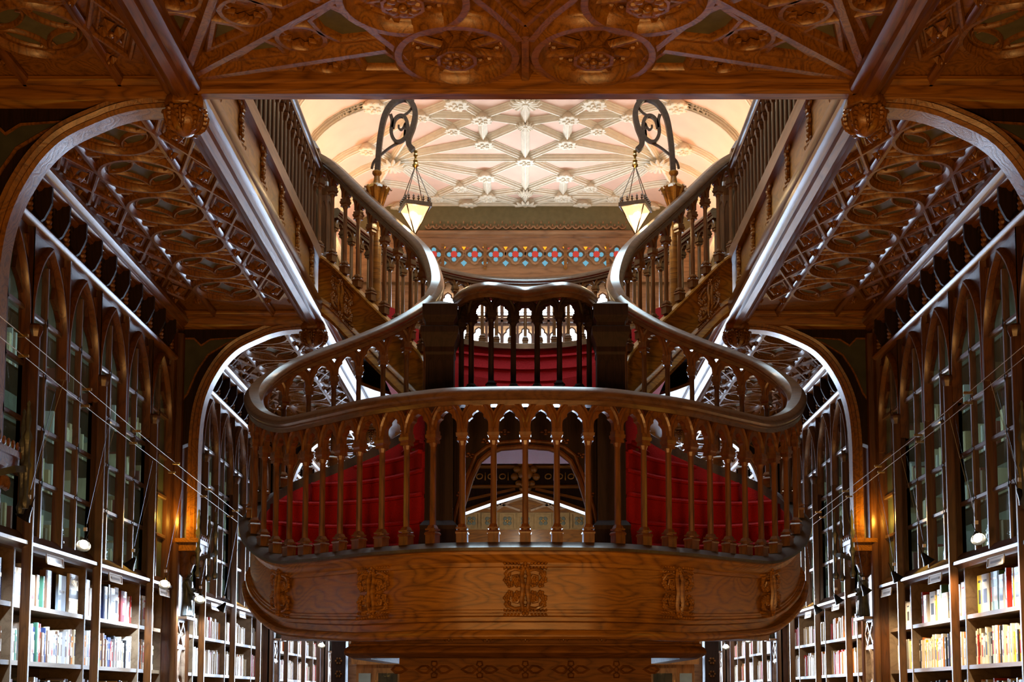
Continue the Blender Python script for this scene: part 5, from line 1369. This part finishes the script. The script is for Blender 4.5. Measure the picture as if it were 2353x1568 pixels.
for sname, S in SIDES:
    for k in (1, 2, 3):
        y0 = YB[k] + .44; ed = [y0, y0+.72, y0+2.16, y0+3.60, y0+4.32]
        for row, z in ((0, 2.23), (1, 1.84), (2, 1.45)):
            cnt_ = [0]*4
            for j in range(4): shelf_fill(S, sname, k, ed[j], ed[j+1], z, row, j, cnt_)
    # cabinets: a few volumes behind the glass
    for k in (1, 2):
        y0 = YB[k] + .44
        for z in (2.64, 3.08, 3.46, 3.85):
            y = y0 + .1
            while y < y0 + 4.2:
                w = rb.uniform(.02,.05)
                if rb.random() < .6: rest.setdefault(rb.choice(['brown','cream','pale grey','dark red','tan']), []).append((S, y, z, w, rb.uniform(.2,.3), .15, -3.56))
                y += w + (rb.uniform(.1,.5) if rb.random() < .1 else .002)
mb = MB(); cols = list(rest)
for ci, c in enumerate(cols):
    mb.mi = ci
    for S, y, z, w, h, d, x0 in rest[c]:
        xa, xb = sorted(((x0-d)*S, x0*S)); mb.box(xa, xb, y, y+w, z, z+h)
lone(mb, 'book_rows', [BM[c] for c in cols], (0, 12, 1.45), 'packed rows of pale and red books along the farther and lower shelves', 'books', None, kind='stuff')
# lettered covers
def cover(S, y, z, w, h, base, title, tm, lab, band=None):
    r = thing('book', (-3.478*S, y+w/2, z), lab, 'book', 'covers facing out on the top shelf')
    side(MB().box(-3.50, -3.480, y, y+w, z, z+h), S).build('cover', BM[base], r)
    if band:
        for (b0, b1, c) in band: side(MB().box(-3.481, -3.4785, y, y+w, z+h*b0, z+h*b1), S).build('cover_band', BM[c], r)
    for s, fy, sz in title: text_on(r, s, -3.4775*S, y+w/2, z+h*fy, sz, tm, S)
cover(1, 9.93, 2.232, .20, .30, 'cream', [('CERCO DO', .85, .032), ('LAGO', .70, .062)], BM['brown'], 'cream and black book cover facing out, lettered CERCO DO LAGO, top shelf, left wall', [(.38,.60,'black'), (.08,.30,'tan')])
cover(1, 10.56, 1.842, .13, .27, 'orange', [('BRIGA', .62, .030), ('MÃ', .50, .030)], BM['brown'], 'orange book cover facing out with brown title lettering, second shelf, left wall', [(0,.25,'green')])
cover(-1, 10.42, 2.232, .12, .26, 'cream', [('BRO', .66, .045), ('1908', .48, .036)], BM['pale grey'], 'cream book cover facing out with grey capital lettering, top shelf, right wall', [(0,.1,'red')])
cover(-1, 10.28, 2.232, .11, .27, 'white', [('ATLAS', .8, .022)], BM['red'], 'white book cover with teal strip and red foot, top shelf, right wall', [(.30,.62,'pale blue'), (0,.22,'red')])
cover(1, 9.70, 2.232, .16, .27, 'pale blue', [('VENTOS', .5, .030)], BM['white'], 'pale blue book cover facing out with white lettering, top shelf, left wall')
for o in PROTO: bpy.data.objects.remove(o)

# ------------------------------------------------------------------ light
def lamp(kind, name, loc, e, col, size=.1, **k):
    l = bpy.data.lights.new(name, kind); l.energy = e; l.color = col
    if kind == 'AREA': l.shape = 'RECTANGLE'; l.size, l.size_y = size
    else: l.shadow_soft_size = size
    for a, v in k.items(): setattr(l, a, v)
    o = bpy.data.objects.new(name, l); COL.objects.link(o); o.location = loc; return o
def aim(o, at):
    o.rotation_euler = (Vector(at)-o.location).to_track_quat('-Z', 'Y').to_euler(); return o
WARM = (1., .47, .13); WARM2 = (1., .70, .42); COOL = (.70, .84, 1.)
for x in (-1.5, 1.5):
    aim(lamp('SPOT', 'shop_uplight', (x, 3.0, 1.9), 270, WARM, .12, spot_size=math.radians(95), spot_blend=.8), (x*.9, 7.2, 5.2))
aim(lamp('SPOT', 'shop_uplight', (0, 2.6, 1.5), 310, WARM, .15, spot_size=math.radians(75), spot_blend=.8), (0, 8.3, 3.2))
lamp('POINT', 'shop_lamp', (0, 1.0, 3.0), 20, WARM, .15)
for S in (-1, 1):
    for y in (9.2, 14.0): aim(lamp('SPOT', 'gallery_uplight', (S*2.5, y, 2.0), 9, WARM, .1, spot_size=math.radians(110), spot_blend=.9), (S*2.6, y+.5, 5.2))
for x in (-2.5, 2.5): lamp('POINT', 'shop_lamp', (x, 5.4, 2.2), 10, WARM, .1)
for sn, x, y, z, on in SPOTS:
    S = -1 if x < 0 else 1
    if y > 16: continue
    e = (130 if on else 60)
    col = (COOL if sn == 'left' else (1., .74, .44))
    o = lamp('SPOT', 'spot_lamp', (x, y, z-.06), e, col, .03, spot_size=math.radians(120), spot_blend=.7); aim(o, (x+S*.42, y+(.1), 1.6))
for S in (-1, 1):
    for y in (14.0, 15.6, 18.8, 20.6): lamp('POINT', 'shelf_lamp', (S*2.75, y, 2.7), 14, (1., .85, .66) if S > 0 else (.85,.9,1.), .08)
    for k in (1, 2, 3):
        lamp('POINT', 'pier_lamp', (S*3.24, YB[k]-.20, 3.28), 9, (1., .52, .06), .03)
    lamp('POINT', 'lantern_lamp', (S*1.045, 11.9, 6.10), 5, (1., .7, .35), .03)
    lamp('POINT', 'cabinet_lamp', (S*1.2, 13.2, .9), 5, (1., .68, .30), .08)
    lamp('AREA', 'vault_lamp', (S*3.05, 20.6, 9.3), 60, (1., .50, .16), (.3, 5.)).rotation_euler = (PI, S*.5, 0)
    lamp('AREA', 'vault_lamp', (S*2.2, 18.5, 7.2), 60, (1., .90, .80), (.5, 4.)).rotation_euler = (PI, S*.2, 0)
    lamp('POINT', 'upper_lamp', (S*2.9, 22.6, 7.2), 30, (1., .6, .2), .1)
    lamp('POINT', 'upper_lamp', (S*2.6, 15.5, 7.6), 30, (1., .72, .45), .15)
o = lamp('AREA', 'window_daylight', (0, 23.5, 8.6), 95, (.86,.93,1.), (3.6, 1.2)); o.rotation_euler = (math.radians(-125), 0, 0)
for S in (-1, 1):
    for k in (1, 2):
        o = lamp('AREA', 'cabinet_fill', (S*3.50, YB[k]+2.6, 3.6), 34, (.80,.95,.94), (4.2, 1.7)); o.rotation_euler = (PI/2, 0, S*-PI/2)  # cool fill added behind the glass so the panes look brighter
lamp('POINT', 'hall_fill', (0, 9.6, 7.8), 70, (1., .66, .36), .25)  # unseen warm fill added to light the balusters and rails
lamp('POINT', 'entrance_fill', (0, 22.4, 4.5), 32, (1.,.86,.66), .1)  # unseen fill added to brighten the tracery by the back wall
w = bpy.data.worlds.new('World'); scene.world = w; w.use_nodes = True
w.node_tree.nodes['Background'].inputs[0].default_value = (.6,.75,1,1); w.node_tree.nodes['Background'].inputs[1].default_value = .05

# ------------------------------------------------------------------ camera
cam = bpy.data.cameras.new('Camera'); co_ = bpy.data.objects.new('Camera', cam); COL.objects.link(co_)
co_.location = (0, 0, 1.6); co_.rotation_euler = (math.radians(95.5), 0, 0)
cam.lens = 36*3000/2353; cam.sensor_width = 36; cam.sensor_fit = 'HORIZONTAL'
cam.shift_x = -(1207-1176.5)/2353; cam.shift_y = (1600-3000*math.tan(math.radians(5.5))-784)/2353
cam.clip_start = .05; cam.clip_end = 100
scene.camera = co_
scene.view_settings.view_transform = 'Standard'; scene.view_settings.look = 'None'; scene.view_settings.gamma = 1
scene.view_settings.use_curve_mapping = False; scene.view_settings.exposure = 0.0
scene.cycles.use_denoising = True; scene.cycles.use_adaptive_sampling = True; scene.cycles.adaptive_threshold = .035; scene.cycles.max_bounces = 6; scene.cycles.diffuse_bounces = 3; scene.cycles.glossy_bounces = 3
scene.cycles.transmission_bounces = 3; scene.cycles.transparent_max_bounces = 8; scene.cycles.caustics_reflective = False; scene.cycles.caustics_refractive = False
scene.cycles.sample_clamp_indirect = 4.0
